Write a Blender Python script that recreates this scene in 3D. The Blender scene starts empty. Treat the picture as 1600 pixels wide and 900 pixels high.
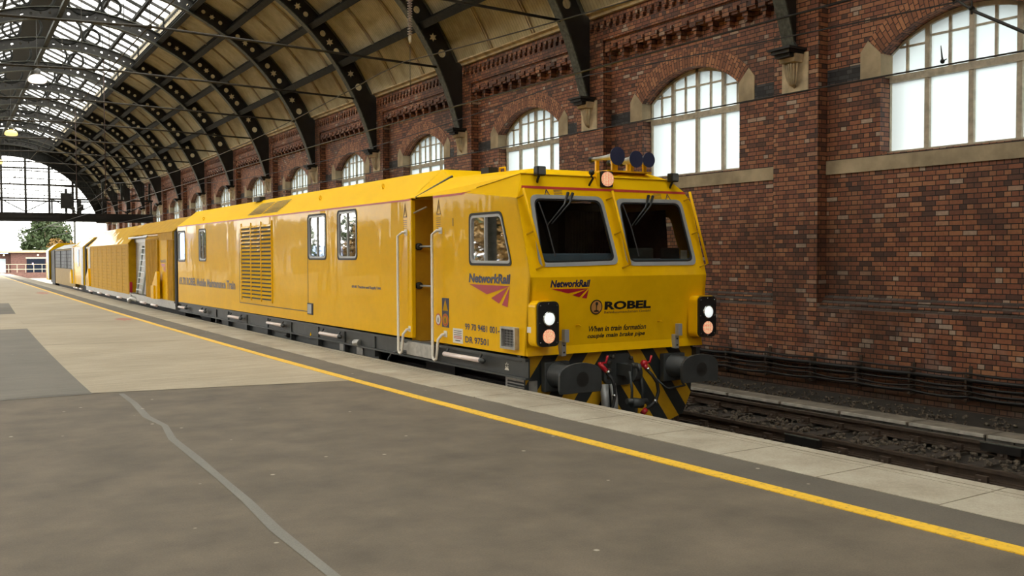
import bpy, bmesh, math, random
from mathutils import Vector, Matrix, geometry
random.seed(7)
SC = bpy.context.scene
COL = SC.collection
sin, cos, pi = math.sin, math.cos, math.pi

# ------------------------------------------------------------------ camera, sky, exposure
F_PX, YAW, PITCH, ROLL, EYE = 1524.78, .6159, -.033, -.0037, 1.5087
def make_camera():
    cd = bpy.data.cameras.new('camera'); cam = bpy.data.objects.new('camera', cd); COL.objects.link(cam)
    cd.sensor_width = 36; cd.lens = 36*F_PX/1600; cd.clip_end = 3000; cd.clip_start = .05
    right = Vector((cos(YAW), -sin(YAW), 0)); hf = Vector((sin(YAW), cos(YAW), 0)); up0 = Vector((0, 0, 1))
    fwd = hf*cos(PITCH) + up0*sin(PITCH); up = -hf*sin(PITCH) + up0*cos(PITCH)
    r2 = right*cos(ROLL) + up*sin(ROLL); u2 = -right*sin(ROLL) + up*cos(ROLL)
    m = Matrix((r2, u2, -fwd)).transposed().to_4x4(); m.translation = Vector((0, 0, EYE))
    cam.matrix_world = m; SC.camera = cam
make_camera()
SKY_STRENGTH = 7.5
def make_world():
    w = bpy.data.worlds.new('overcast_sky'); SC.world = w; w.use_nodes = True
    nt = w.node_tree; nt.nodes.clear()
    out = nt.nodes.new('ShaderNodeOutputWorld'); bg = nt.nodes.new('ShaderNodeBackground')
    geo = nt.nodes.new('ShaderNodeNewGeometry'); sep = nt.nodes.new('ShaderNodeSeparateXYZ')
    ramp = nt.nodes.new('ShaderNodeValToRGB'); neg = nt.nodes.new('ShaderNodeMath'); neg.operation = 'MULTIPLY'; neg.inputs[1].default_value = -1
    nt.links.new(geo.outputs['Incoming'], sep.inputs[0]); nt.links.new(sep.outputs['Z'], neg.inputs[0]); nt.links.new(neg.outputs[0], ramp.inputs[0])
    e = ramp.color_ramp.elements
    e[0].position = 0; e[0].color = (.86, .84, .80, 1); e[1].position = 1; e[1].color = (1, .955, .86, 1)
    el = e.new(.25); el.color = (.97, .93, .85, 1)
    nt.links.new(ramp.outputs[0], bg.inputs[0]); bg.inputs[1].default_value = SKY_STRENGTH
    nt.links.new(bg.outputs[0], out.inputs[0])
make_world()
SC.view_settings.view_transform = 'Standard'; SC.view_settings.look = 'None'
SC.view_settings.exposure = 0.0; SC.view_settings.gamma = 1.0; SC.view_settings.use_curve_mapping = False

# ------------------------------------------------------------------ the curve of the station: s along, n across, z up
def heading(s): return .0953*(1-math.exp(-s/12.)) - .000082*s if s > 0 else -.0953*(1-math.exp(s/12.))
_P = {}
def _build_path():
    x = y = 0.; h = .1; _P[0] = (0., 0.)
    for i in range(1, 3001):
        t = heading((i-.5)*h); x += sin(t)*h; y += cos(t)*h; _P[i] = (x, y)
    x = y = 0.
    for i in range(1, 501):
        t = heading(-(i-.5)*h); x -= sin(t)*h; y -= cos(t)*h; _P[-i] = (x, y)
_build_path()
def W(s, n, z):
    i = int(math.floor(s*10)); f = s*10-i
    a, b = _P[i], _P[i+1]; t = heading(s)
    return Vector((a[0]+(b[0]-a[0])*f + n*cos(t), a[1]+(b[1]-a[1])*f - n*sin(t), z))

# ------------------------------------------------------------------ mesh helper
class G:
    """collects polygons in authoring coordinates, later linked as one mesh object"""
    def __init__(s): s.v = []; s.f = []; s.uv = []; s.sm = []
    def add(s, vs, fs, uvs=None, smooth=False):
        o = len(s.v); s.v += [tuple(p) for p in vs]
        for k, f in enumerate(fs):
            s.f.append(tuple(o+i for i in f)); s.uv.append(uvs[k] if uvs else None); s.sm.append(smooth)
        return s
    def quad(s, a, b, c, d, uv=None): return s.add([a, b, c, d], [(0, 1, 2, 3)], [uv] if uv else None)
    def box(s, x0, x1, y0, y1, z0, z1, nx=1, ny=1):
        if x0 > x1: x0, x1 = x1, x0
        if y0 > y1: y0, y1 = y1, y0
        if z0 > z1: z0, z1 = z1, z0
        for i in range(nx):
            for j in range(ny):
                a, b = x0+(x1-x0)*i/nx, x0+(x1-x0)*(i+1)/nx
                c, d = y0+(y1-y0)*j/ny, y0+(y1-y0)*(j+1)/ny
                v = [(a, c, z0), (b, c, z0), (b, d, z0), (a, d, z0), (a, c, z1), (b, c, z1), (b, d, z1), (a, d, z1)]
                f = [(3, 2, 1, 0), (4, 5, 6, 7)]
                if j == 0: f.append((0, 1, 5, 4))
                if i == nx-1: f.append((1, 2, 6, 5))
                if j == ny-1: f.append((2, 3, 7, 6))
                if i == 0: f.append((3, 0, 4, 7))
                s.add(v, f)
        return s
    def prism(s, poly, fa, fb, holes=(), caps=True):
        """poly: 2D outline; fa, fb map (u,v) to 3D for the two ends"""
        loops = [list(poly)] + [list(h) for h in holes]
        flat = [p for l in loops for p in l]; n = len(flat)
        tri = geometry.tessellate_polygon([[Vector((p[0], p[1], 0)) for p in l] for l in loops])
        vs = [fa(*p) for p in flat] + [fb(*p) for p in flat]; fs = []
        if caps:
            for t in tri: fs.append(tuple(t)); fs.append(tuple(n+i for i in reversed(t)))
        o = 0
        for l in loops:
            m = len(l)
            for i in range(m): fs.append((o+i, o+(i+1) % m, n+o+(i+1) % m, n+o+i))
            o += m
        return s.add(vs, fs)
    def tube(s, pts, r, n=8, cap=True):
        pts = [Vector(p) for p in pts]; m = len(pts); rr = r if isinstance(r, (list, tuple)) else [r]*m
        vs = []; fs = []; ref = None
        for i, p in enumerate(pts):
            d = (pts[min(i+1, m-1)]-pts[max(i-1, 0)]).normalized()
            if ref is None:
                ref = Vector((0, 0, 1)) if abs(d.z) < .9 else Vector((1, 0, 0))
            a = d.cross(ref).normalized(); b = a.cross(d).normalized(); ref = b
            for k in range(n):
                t = 2*pi*k/n; vs.append(tuple(p + a*cos(t)*rr[i] + b*sin(t)*rr[i]))
        for i in range(m-1):
            for k in range(n): fs.append((i*n+k, i*n+(k+1) % n, (i+1)*n+(k+1) % n, (i+1)*n+k))
        s.add(vs, fs, smooth=n > 5)
        if cap: s.add(vs[:n], [tuple(reversed(range(n)))]); s.add(vs[-n:], [tuple(range(n))])
        return s
    def lathe(s, prof, c, ax, n=20, smooth=True):
        """prof: list of (radius, along) about axis ax from centre c"""
        c = Vector(c); ax = Vector(ax).normalized()
        a = ax.cross(Vector((0, 0, 1)) if abs(ax.z) < .9 else Vector((1, 0, 0))).normalized(); b = ax.cross(a)
        vs = []; fs = []
        for r, h in prof:
            for k in range(n):
                t = 2*pi*k/n; vs.append(tuple(c + ax*h + a*cos(t)*r + b*sin(t)*r))
        for i in range(len(prof)-1):
            for k in range(n): fs.append((i*n+k, i*n+(k+1) % n, (i+1)*n+(k+1) % n, (i+1)*n+k))
        s.add(vs, fs, smooth=smooth)
        if prof[0][0] > 1e-4: s.add(vs[:n], [tuple(range(n))[::-1]])
        if prof[-1][0] > 1e-4: s.add(vs[-n:], [tuple(range(n))])
        return s
    def sphere(s, c, r, n=12, sc=(1, 1, 1)):
        vs = []; fs = []; m = n//2
        for i in range(m+1):
            for k in range(n):
                a = pi*i/m; t = 2*pi*k/n
                vs.append((c[0]+r*sc[0]*sin(a)*cos(t), c[1]+r*sc[1]*sin(a)*sin(t), c[2]+r*sc[2]*cos(a)))
        for i in range(m):
            for k in range(n): fs.append((i*n+k, (i+1)*n+k, (i+1)*n+(k+1) % n, i*n+(k+1) % n))
        return s.add(vs, fs, smooth=True)
    def autouv(s):
        for k, f in enumerate(s.f):
            if s.uv[k] is None:
                p = [Vector(s.v[i]) for i in f]; nn = Vector((0, 0, 0))
                for i in range(len(p)):
                    a, b = p[i], p[(i+1) % len(p)]; nn += a.cross(b)
                ax = max(range(3), key=lambda i: abs(nn[i]))
                i0, i1 = ((1, 2), (0, 2), (0, 1))[ax]
                s.uv[k] = [(q[i0], q[i1]) for q in p]
        return s
    def map(s, fn):
        s.autouv(); s.v = [tuple(fn(*p)) for p in s.v]; return s
    def warp(s): return s.map(W)

def link_mesh(name, g, m, origin):
    g.autouv()
    me = bpy.data.meshes.new(name)
    o = Vector(origin); me.from_pydata([tuple(Vector(p)-o) for p in g.v], [], g.f)
    ul = me.uv_layers.new(name='UVMap'); i = 0
    for k, f in enumerate(g.f):
        for j in range(len(f)): ul.data[i].uv = g.uv[k][j]; i += 1
    for k, p in enumerate(me.polygons): p.use_smooth = g.sm[k]
    bm = bmesh.new(); bm.from_mesh(me); bmesh.ops.remove_doubles(bm, verts=bm.verts, dist=1e-5)
    bmesh.ops.recalc_face_normals(bm, faces=bm.faces); bm.to_mesh(me); bm.free()
    if m: me.materials.append(m)
    ob = bpy.data.objects.new(name, me); COL.objects.link(ob); return ob

BASE = {}    # authoring-space base of every thing and part
def _centre(g):
    xs, ys, zs = zip(*g.v); return Vector(((min(xs)+max(xs))/2, (min(ys)+max(ys))/2, min(zs)))
class Frame:
    def __init__(s, M=None): s.M = M or Matrix.Identity(4)
WORLD = Frame()
def props(o, label=None, cat=None, group=None, kind=None):
    if label: o['label'] = label
    if cat: o['category'] = cat
    if group: o['group'] = group
    if kind: o['kind'] = kind
    return o
def thing(name, label, cat, base, frame=WORLD, group=None, kind=None):
    o = bpy.data.objects.new(name, None); COL.objects.link(o); o.empty_display_size = .3
    o.matrix_world = frame.M @ Matrix.Translation(Vector(base)); BASE[o] = Vector(base)
    return props(o, label, cat, group, kind)
def part(name, g, m, parent, label=None, kind=None, bevel=0):
    c = _centre(g); o = link_mesh(name, g, m, c); o.parent = parent; o.location = c-BASE[parent]; BASE[o] = c
    if bevel:
        b = o.modifiers.new('bevel', 'BEVEL'); b.width = bevel; b.segments = 2; b.limit_method = 'ANGLE'
    return props(o, label, kind=kind)
def solo(name, g, m, label, cat, group=None, kind=None, frame=WORLD, bevel=0):
    c = _centre(g); o = link_mesh(name, g, m, c); o.matrix_world = frame.M @ Matrix.Translation(c); BASE[o] = c
    if bevel:
        b = o.modifiers.new('bevel', 'BEVEL'); b.width = bevel; b.segments = 2; b.limit_method = 'ANGLE'
    return props(o, label, cat, group, kind)
def struct(name, g, m, label=None): return solo(name, g, m, label, None, kind='structure')
def kids(o): return [c for c in list(bpy.data.objects) if c.parent == o]
TREE = {}
def copy_tree(o, M, label=None, parent=None):
    if parent is None: TREE[o] = kids(o)
    c = o.copy(); COL.objects.link(c)
    if parent is not None: c.parent = parent
    else:
        c.matrix_world = M
        if label: c['label'] = label
    for ch in kids(o): copy_tree(ch, None, None, c)
    return c

# ------------------------------------------------------------------ materials
def nodes(name):
    m = bpy.data.materials.new(name); m.use_nodes = True; nt = m.node_tree
    return m, nt, nt.nodes['Principled BSDF']
def N(nt, t, **kw):
    n = nt.nodes.new('ShaderNode'+t)
    for k, v in kw.items():
        if k in n.inputs.keys() if hasattr(n.inputs, 'keys') else False: n.inputs[k].default_value = v
        else: setattr(n, k, v)
    return n
def uvmap(nt, sx=1, sy=1, rot=0):
    t = N(nt, 'TexCoord'); mp = N(nt, 'Mapping'); mp.inputs['Scale'].default_value = (sx, sy, 1); mp.inputs['Rotation'].default_value = (0, 0, rot)
    nt.links.new(t.outputs['UV'], mp.inputs[0]); return mp.outputs[0]
def objco(nt, sc=1):
    t = N(nt, 'NewGeometry'); mp = N(nt, 'Mapping')
    mp.inputs['Scale'].default_value = (sc,)*3 if not isinstance(sc, tuple) else sc
    nt.links.new(t.outputs['Position'], mp.inputs[0]); return mp.outputs[0]
def ramp(nt, inp, stops):
    r = N(nt, 'ValToRGB'); e = r.color_ramp.elements
    e[0].position, e[0].color = stops[0][0], tuple(stops[0][1])+(1,)
    e[1].position, e[1].color = stops[-1][0], tuple(stops[-1][1])+(1,)
    for p, c in stops[1:-1]: x = e.new(p); x.color = tuple(c)+(1,)
    nt.links.new(inp, r.inputs[0]); return r.outputs[0]
def mix(nt, fac, a, b, mode='MIX'):
    m = N(nt, 'Mix', data_type='RGBA', blend_type=mode)
    for s, v in ((m.inputs[0], fac), (m.inputs[6], a), (m.inputs[7], b)):
        if hasattr(v, 'node'): nt.links.new(v, s)
        elif isinstance(v, tuple): s.default_value = tuple(v)+((1,) if len(v) == 3 else ())
        else: s.default_value = v
    return m.outputs[2]
def noise(nt, co, scale, detail=4, rough=.55):
    n = N(nt, 'TexNoise'); n.inputs['Scale'].default_value = scale; n.inputs['Detail'].default_value = detail; n.inputs['Roughness'].default_value = rough
    nt.links.new(co, n.inputs['Vector']); return n.outputs[0]
def bump(nt, b, h, strength=.3, dist=.01):
    n = N(nt, 'Bump'); n.inputs['Strength'].default_value = strength; n.inputs['Distance'].default_value = dist
    nt.links.new(h, n.inputs['Height']); nt.links.new(n.outputs[0], b.inputs['Normal'])
def paint(name, c, rough=.5, metal=0, coat=0, vary=.12, scale=6, bmp=0, emis=0, spec=.5):
    m, nt, b = nodes(name); b.inputs['Specular IOR Level'].default_value = spec
    b.inputs['Roughness'].default_value = rough; b.inputs['Metallic'].default_value = metal
    b.inputs['Coat Weight'].default_value = coat; b.inputs['Coat Roughness'].default_value = .06
    n = noise(nt, objco(nt), scale)
    lo = tuple(x*(1-vary) for x in c); hi = tuple(min(1, x*(1+vary)) for x in c)
    col = ramp(nt, n, [(.3, lo), (.7, hi)]); nt.links.new(col, b.inputs['Base Color'])
    if bmp: bump(nt, b, n, bmp, .02)
    if emis: nt.links.new(col, b.inputs['Emission Color']); b.inputs['Emission Strength'].default_value = emis
    return m

M = {}
def brick_material(name, w, h, palette, mortar, offs=.5, sq=.5, stain=True, swap=False, msize=.0075):
    m, nt, b = nodes(name)
    uv = uvmap(nt, 1, 1)
    if swap:
        mp = N(nt, 'Mapping'); mp.inputs['Rotation'].default_value = (0, 0, pi/2); nt.links.new(uv, mp.inputs[0]); uv = mp.outputs[0]
    br = N(nt, 'TexBrick'); br.offset = offs; br.offset_frequency = 2; br.squash = sq; br.squash_frequency = 2
    nt.links.new(uv, br.inputs['Vector'])
    br.inputs['Color1'].default_value = (0, 0, 0, 1); br.inputs['Color2'].default_value = (1, 1, 1, 1); br.inputs['Mortar'].default_value = (.5, .5, .5, 1)
    br.inputs['Scale'].default_value = 1; br.inputs['Mortar Size'].default_value = msize; br.inputs['Mortar Smooth'].default_value = .1
    br.inputs['Brick Width'].default_value = w; br.inputs['Row Height'].default_value = h; br.inputs['Bias'].default_value = 0
    col = ramp(nt, br.outputs['Color'], palette)
    big = noise(nt, objco(nt), .55, 5)
    col = mix(nt, ramp(nt, big, [(.34, (.55, .55, .55)), (.5, (0, 0, 0))]), col, (.045, .024, .016))if stain else col
    sp = noise(nt, objco(nt), 22, 4)
    col = mix(nt, .35, col, ramp(nt, sp, [(.3, (.25, .25, .25)), (.7, (1, 1, 1))]), 'MULTIPLY')
    if stain:
        # pale salts on the bricks low down the wall, sooty band at the very bottom
        t = N(nt, 'NewGeometry'); sz = N(nt, 'SeparateXYZ'); nt.links.new(t.outputs['Position'], sz.inputs[0])
        mr = N(nt, 'MapRange'); mr.inputs[1].default_value = .9; mr.inputs[2].default_value = -.1; nt.links.new(sz.outputs[2], mr.inputs[0])
        n2 = noise(nt, objco(nt), 2.3, 6); mu = N(nt, 'Math', operation='MULTIPLY'); nt.links.new(mr.outputs[0], mu.inputs[0])
        nt.links.new(ramp(nt, n2, [(.5, (0, 0, 0)), (.66, (.55, .55, .55))]), mu.inputs[1])
        col = mix(nt, mu.outputs[0], col, (.36, .27, .22))
        mr2 = N(nt, 'MapRange'); mr2.inputs[1].default_value = -.15; mr2.inputs[2].default_value = -.7; mr2.inputs[4].default_value = .75; nt.links.new(sz.outputs[2], mr2.inputs[0])
        col = mix(nt, mr2.outputs[0], col, (.055, .035, .022))
    col = mix(nt, br.outputs['Fac'], col, mortar)
    nt.links.new(col, b.inputs['Base Color']); b.inputs['Roughness'].default_value = .62
    inv = N(nt, 'Math', operation='SUBTRACT'); inv.inputs[0].default_value = 1; nt.links.new(br.outputs['Fac'], inv.inputs[1])
    ad = N(nt, 'Math', operation='ADD'); nt.links.new(inv.outputs[0], ad.inputs[0])
    s2 = N(nt, 'Math', operation='MULTIPLY'); s2.inputs[1].default_value = .5; nt.links.new(sp, s2.inputs[0]); nt.links.new(s2.outputs[0], ad.inputs[1])
    bump(nt, b, ad.outputs[0], .6, .008)
    return m
PAL = [(0, (.09, .045, .034)), (.10, (.17, .070, .042)), (.30, (.27, .098, .052)), (.55, (.34, .125, .060)), (.78, (.40, .158, .072)), (.95, (.48, .215, .10)), (.97, (.47, .34, .25)), (1, (.50, .38, .28))]
M['brick'] = brick_material('red_brick', .24, .0775, PAL, (.018, .011, .008))
M['arch'] = brick_material('rubbed_brick', .24, .0775, [(0, (.24, .095, .045)), (.5, (.42, .16, .07)), (1, (.56, .25, .11))], (.05, .022, .014), stain=False, swap=False)
M['blue_brick'] = brick_material('blue_brick', .24, .0775, [(0, (.018, .018, .02)), (.5, (.035, .035, .038)), (1, (.07, .07, .07))], (.012, .012, .012), stain=False)
M['slope_brick'] = brick_material('grey_sill_brick', .24, .0775, [(0, (.05, .042, .035)), (.6, (.085, .07, .055)), (1, (.13, .10, .075))], (.05, .022, .012), stain=False)
M['paleb'] = brick_material('pale_red_brick', .24, .08, [(0, (.09, .03, .022)), (.5, (.12, .045, .033)), (1, (.16, .07, .055))], (.12, .08, .065), stain=False)
M['stone'] = paint('sandstone', (.44, .35, .22), .85, vary=.3, scale=2.2, bmp=.15)
M['stone_fr'] = paint('stone_moulding', (.58, .47, .30), .8, vary=.35, scale=3.5, bmp=.2)
M['frame'] = paint('window_frame_paint', (.50, .44, .33), .6, vary=.25, scale=9)
M['iron'] = paint('grey_iron_paint', (.04, .042, .036), .6, vary=.35, scale=5, bmp=.2, spec=.15)
M['iron_mid'] = paint('dark_grey_iron', (.018, .018, .016), .6, vary=.45, scale=7, bmp=.2, spec=.12)
M['iron_dark'] = paint('black_iron_paint', (.016, .014, .011), .6, vary=.4, scale=4)
M['iron_lt'] = paint('worn_grey_iron', (.085, .088, .072), .55, vary=.4, scale=14, bmp=.2, spec=.2)
M['rod'] = paint('rod_iron', (.05, .043, .033), .55, vary=.3, scale=6, spec=.2)
def wood_ceiling():
    m, nt, b = nodes('painted_roof_boards')
    uv = uvmap(nt); sx = N(nt, 'SeparateXYZ'); nt.links.new(uv, sx.inputs[0])
    mo = N(nt, 'Math', operation='MULTIPLY'); mo.inputs[1].default_value = 1/.115; nt.links.new(sx.outputs[0], mo.inputs[0])
    fr = N(nt, 'Math', operation='FRACT'); nt.links.new(mo.outputs[0], fr.inputs[0])
    groove = ramp(nt, fr.outputs[0], [(0, (0, 0, 0)), (.10, (1, 1, 1)), (.9, (1, 1, 1)), (1, (0, 0, 0))])
    n = noise(nt, objco(nt), .9, 6); col = ramp(nt, n, [(.3, (.36, .30, .17)), (.55, (.54, .47, .30)), (.75, (.64, .57, .41))])
    n2 = noise(nt, objco(nt), 5, 5); col = mix(nt, .3, col, ramp(nt, n2, [(.35, (.45, .42, .36)), (.65, (1, 1, 1))]), 'MULTIPLY')
    col = mix(nt, .55, col, groove, 'MULTIPLY')
    nt.links.new(col, b.inputs['Base Color']); b.inputs['Roughness'].default_value = .7; bump(nt, b, groove, .5, .01)
    return m
M['boards'] = wood_ceiling()
def pane(name, tint, transp, trans, gloss=.06):
    m = bpy.data.materials.new(name); m.use_nodes = True; nt = m.node_tree; nt.nodes.clear()
    out = N(nt, 'OutputMaterial'); a = N(nt, 'BsdfTransparent'); a.inputs[0].default_value = tint+(1,)
    b = N(nt, 'BsdfTranslucent'); b.inputs[0].default_value = tint+(1,)
    c = N(nt, 'BsdfGlossy'); c.inputs[1].default_value = .08
    m1 = N(nt, 'MixShader'); m1.inputs[0].default_value = trans/(trans+transp); nt.links.new(a.outputs[0], m1.inputs[1]); nt.links.new(b.outputs[0], m1.inputs[2])
    m2 = N(nt, 'MixShader'); m2.inputs[0].default_value = gloss; nt.links.new(m1.outputs[0], m2.inputs[1]); nt.links.new(c.outputs[0], m2.inputs[2])
    nt.links.new(m2.outputs[0], out.inputs[0]); return m
M['frost'] = pane('frosted_window_glass', (.30, .355, .375), .03, .97)
M['clear'] = pane('clear_glass', (.94, .97, .97), .97, .03)
M['roofglass'] = pane('roof_glass', (.80, .83, .84), .5, .5)
def tinted(name, c, ior=1.4):
    m = bpy.data.materials.new(name); m.use_nodes = True; nt = m.node_tree; nt.nodes.clear()
    out = N(nt, 'OutputMaterial'); a = N(nt, 'BsdfTransparent'); a.inputs[0].default_value = c+(1,)
    g = N(nt, 'BsdfGlossy'); g.inputs[1].default_value = .02; fr = N(nt, 'Fresnel'); fr.inputs[0].default_value = ior
    mx = N(nt, 'MixShader'); nt.links.new(fr.outputs[0], mx.inputs[0]); nt.links.new(a.outputs[0], mx.inputs[1]); nt.links.new(g.outputs[0], mx.inputs[2])
    nt.links.new(mx.outputs[0], out.inputs[0]); return m
M['cabglass'] = tinted('cab_glass', (.62, .66, .64))

# ------------------------------------------------------------------ the brick wall on the right
S0, BAY = 11.79, 6.199
NP, NR, NG = 13.41, 13.64, 13.88        # pilaster face, recessed face, window plane
K0, K1 = -7, 13
def sk(k): return S0+k*BAY
HO, ZSP, ZAP, ZSILL = 1.48, 4.72, 5.25, 3.12
RA = (HO**2+(ZAP-ZSP)**2)/(2*(ZAP-ZSP))
def arch_z(u, off=0): return ZAP-RA+math.sqrt((RA+off)**2-u*u)
ZB = -1.15
def build_wall():
    g = G()
    sa, sb = sk(K0)-.515, sk(K1)+.515
    nseg = (K1-K0)*4
    # foot of the wall, flush with the pilasters
    g.box(sa, sb, NP, NP+.9, ZB, .585, nx=nseg)
    # band above the bays with the dentil slots left as a recess
    g.box(sa, sb, NP, NP+.9, 6.235, 6.455, nx=nseg)
    g.box(sa, sb, NP+.075, NP+.9, 6.455, 6.655, nx=nseg)
    g.box(sa, sb, NP, NP+.9, 6.655, 7.3, nx=nseg)
    for k in range(K0, K1+1):
        g.box(sk(k)-.515, sk(k)+.515, NP, NP+.9, .585, 6.235)
    for k in range(K0, K1):
        c = sk(k)+BAY/2; a, b = sk(k)+.515, sk(k+1)-.515
        m = c
        g.box(a, m-HO, NR, NR+.6, .55, 6.3, nx=1); g.box(m+HO, b, NR, NR+.6, .55, 6.3)
        g.box(m-HO, m+HO, NR, NR+.6, .55, ZSILL, nx=2)
        q = 14
        for i in range(q):
            u0, u1 = -HO+2*HO*i/q, -HO+2*HO*(i+1)/q
            z0, z1 = arch_z(u0), arch_z(u1)
            v = [(m+u0, NR, z0), (m+u1, NR, z1), (m+u1, NR, 6.3), (m+u0, NR, 6.3), (m+u0, NR+.6, z0), (m+u1, NR+.6, z1), (m+u1, NR+.6, 6.3), (m+u0, NR+.6, 6.3)]
            g.add(v, [(0, 1, 2, 3), (7, 6, 5, 4), (0, 4, 5, 1)])
    w = struct('wall_right', g.warp(), M['brick'], 'long red brick wall of arched windows and pilasters beyond the tracks')
    # dentil blocks in the slot
    g = G(); s = sa+.05; i = 0
    while s < sk(9):
        g.box(s, s+.15, NP-.002, NP+.1, 6.56, 6.66); g.box(s+.05, s+.15, NP-.002, NP+.1, 6.45, 6.60)
        s += .238
    wb = part('dentil_course', g.warp(), M['brick'], w)
    # corbelled brackets over each bay
    g = G()
    for k in range(K0, 10):
        a, b = sk(k)+.515, sk(k+1)-.515
        nb = 11; p = (b-a)/nb
        g.box(a, b, NP+.06, NR+.05, 6.10, 6.235, nx=3)
        for j in range(nb):
            x = a+p*(j+.5)
            g.box(x-p*.46, x-p*.02, NP+.01, NR+.05, 6.02, 6.11)
            g.box(x-p*.42, x-p*.06, NP+.05, NR+.05, 5.97, 6.02)
            g.box(x+p*.02, x+p*.40, NP+.02, NR+.05, 5.96, 6.14)
            g.box(x+p*.06, x+p*.36, NP+.07, NR+.05, 5.89, 5.96)
            g.box(x+p*.13, x+p*.29, NP+.09, NR+.05, 5.79, 5.89)
    part('corbel_table', g.warp(), M['brick'], w)
    # sloping brick sill under each recess
    g = G()
    for k in range(K0, K1):
        a, b = sk(k)+.515, sk(k+1)-.515
        for j in range(3):
            z0, z1 = .585+.083*j, .585+.083*(j+1); n0, n1 = NP+.077*j, NP+.077*(j+1)
            g.add([(a, n0, z0), (b, n0, z0), (b, n0+.02, z0+.03), (a, n0+.02, z0+.03)], [(0, 1, 2, 3)])
            g.add([(a, n0+.02, z0+.02), (b, n0+.02, z0+.02), (b, n1+.02, z1), (a, n1+.02, z1), (a, n1+.02, z0-.05), (b, n1+.02, z0-.05)], [(0, 1, 2, 3), (0, 3, 4), (1, 5, 2)],
                  [[(a, n0*1.2), (b, n0*1.2), (b, n1*1.2), (a, n1*1.2)], [(0, 0), (0, .1), (.1, .1)], [(0, 0), (0, .1), (.1, .1)]])
    part('sloping_sill', g.warp(), M['slope_brick'], w, 'grey sloping brick sill')
    g = G()
    for k in range(K0, K1):
        a, b = sk(k)+.515, sk(k+1)-.515
        for j in range(3): z0 = .585+.083*j; n0 = NP+.077*j; g.box(a, b, n0-.006, n0+.02, z0-.008, z0+.022, nx=3)
    part('sill_nosing', g.warp(), M['brick'], w, 'orange noses of the sloping sill')
    # sandstone bands, springer stones, cornice
    g = G()
    for k in range(K0, K1):
        a, b = sk(k)+.515, sk(k+1)-.515; g.box(a, b, NR-.025, NR+.05, 2.86, 3.09, nx=4)
    part('sill_band', g.warp(), M['stone'], w, 'sandstone band under the windows')
    for k in range(K0, K1):
        m = sk(k)+BAY/2
        for sg in (-1, 1):
            g = G()
            poly = [(1.47, 4.36), (1.88, 4.36), (1.88, 4.80), (1.73, 4.97), (HO, arch_z(HO)+.02), (1.47, 4.70)]
            g.prism(poly, lambda u, z: (m+sg*u, NR-.012, z), lambda u, z: (m+sg*u, NR+.3, z))
            part('springer_stone', g.warp(), M['stone'], w)
            g = G(); e = BAY/2-.515
            g.box(m+sg*1.88, m+sg*e, NR-.004, NR+.03, 4.375, 4.62); part('dark_brick_block', g.warp(), M['blue_brick'], w, 'dark blue engineering bricks')
        # rubbed brick arch ring, stretched a little forward of the wall face
        g = G(); q = 20; r0, r1 = RA, RA+.36
        t0 = math.asin((HO+.0)/RA)
        for i in range(q):
            ta, tb = -t0+2*t0*i/q, -t0+2*t0*(i+1)/q
            P = lambda r, t, n: (m+r*sin(t), n, ZAP-RA+r*cos(t))
            uv = [(0, ta*r0), (.36, ta*r0), (.36, tb*r0), (0, tb*r0)]
            g.add([P(r0, ta, NR-.01), P(r1, ta, NR-.01), P(r1, tb, NR-.01), P(r0, tb, NR-.01)], [(0, 1, 2, 3)], [uv])
            g.add([P(r0, ta, NR-.01), P(r0, tb, NR-.01), P(r0, tb, NR+.3), P(r0, ta, NR+.3)], [(0, 1, 2, 3)], [[(0, ta*r0), (0, tb*r0), (.3, tb*r0), (.3, ta*r0)]])
            g.add([P(r1, ta, NR-.01), P(r1, tb, NR-.01), P(r1, tb, NR+.05), P(r1, ta, NR+.05)], [(0, 1, 2, 3)])
        part('arch_ring', g.warp(), M['arch'], w, 'arch of upright orange bricks')
    prof = [(NP+.3, 6.765), (NP-.08, 6.765), (NP-.10, 6.82), (NP-.19, 6.85), (NP-.22, 6.95), (NP-.16, 6.985), (NP+.3, 6.985)]
    g = G(); ns = (K1-K0)*3
    for k in range(K0, K1):
        a, b = sk(k)+.1, sk(k+1)-.1
        g.prism(prof, lambda n, z: (a, n, z), lambda n, z: (b, n, z))
    part('cornice', g.warp(), M['stone_fr'], w, 'moulded sandstone cornice')
    for k in range(K0, K1+1):
        c = sk(k)
        g = G(); g.box(c-.30, c+.30, NP-.02, NP+.05, 4.30, 4.96)
        g.prism([(-.17, 4.80), (.17, 4.80), (.2, 4.93), (-.2, 4.93)], lambda u, z: (c+u, NP-.22, z), lambda u, z: (c+u, NP, z))
        q = 7
        for i in range(q):   # fluted drop tapering to a point
            t = -1+2*(i+.5)/q; x = .155*t
            pts = []
            for j in range(7):
                zz = 4.78-.40*j/6; sc = math.sqrt(max(0, 1-(j/6)**1.6)); pts.append((c+x*1.15*sc, NP-.02-.15*sc*math.sqrt(max(.05, 1-t*t*.7)), zz))
            g.tube(pts, [.018*(1-.5*j/6) for j in range(7)], n=6)
        part('fluted_corbel', g.warp(), M['stone_fr'], w, 'fluted stone corbel with pointed drop')
    return w
wall = build_wall()

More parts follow.
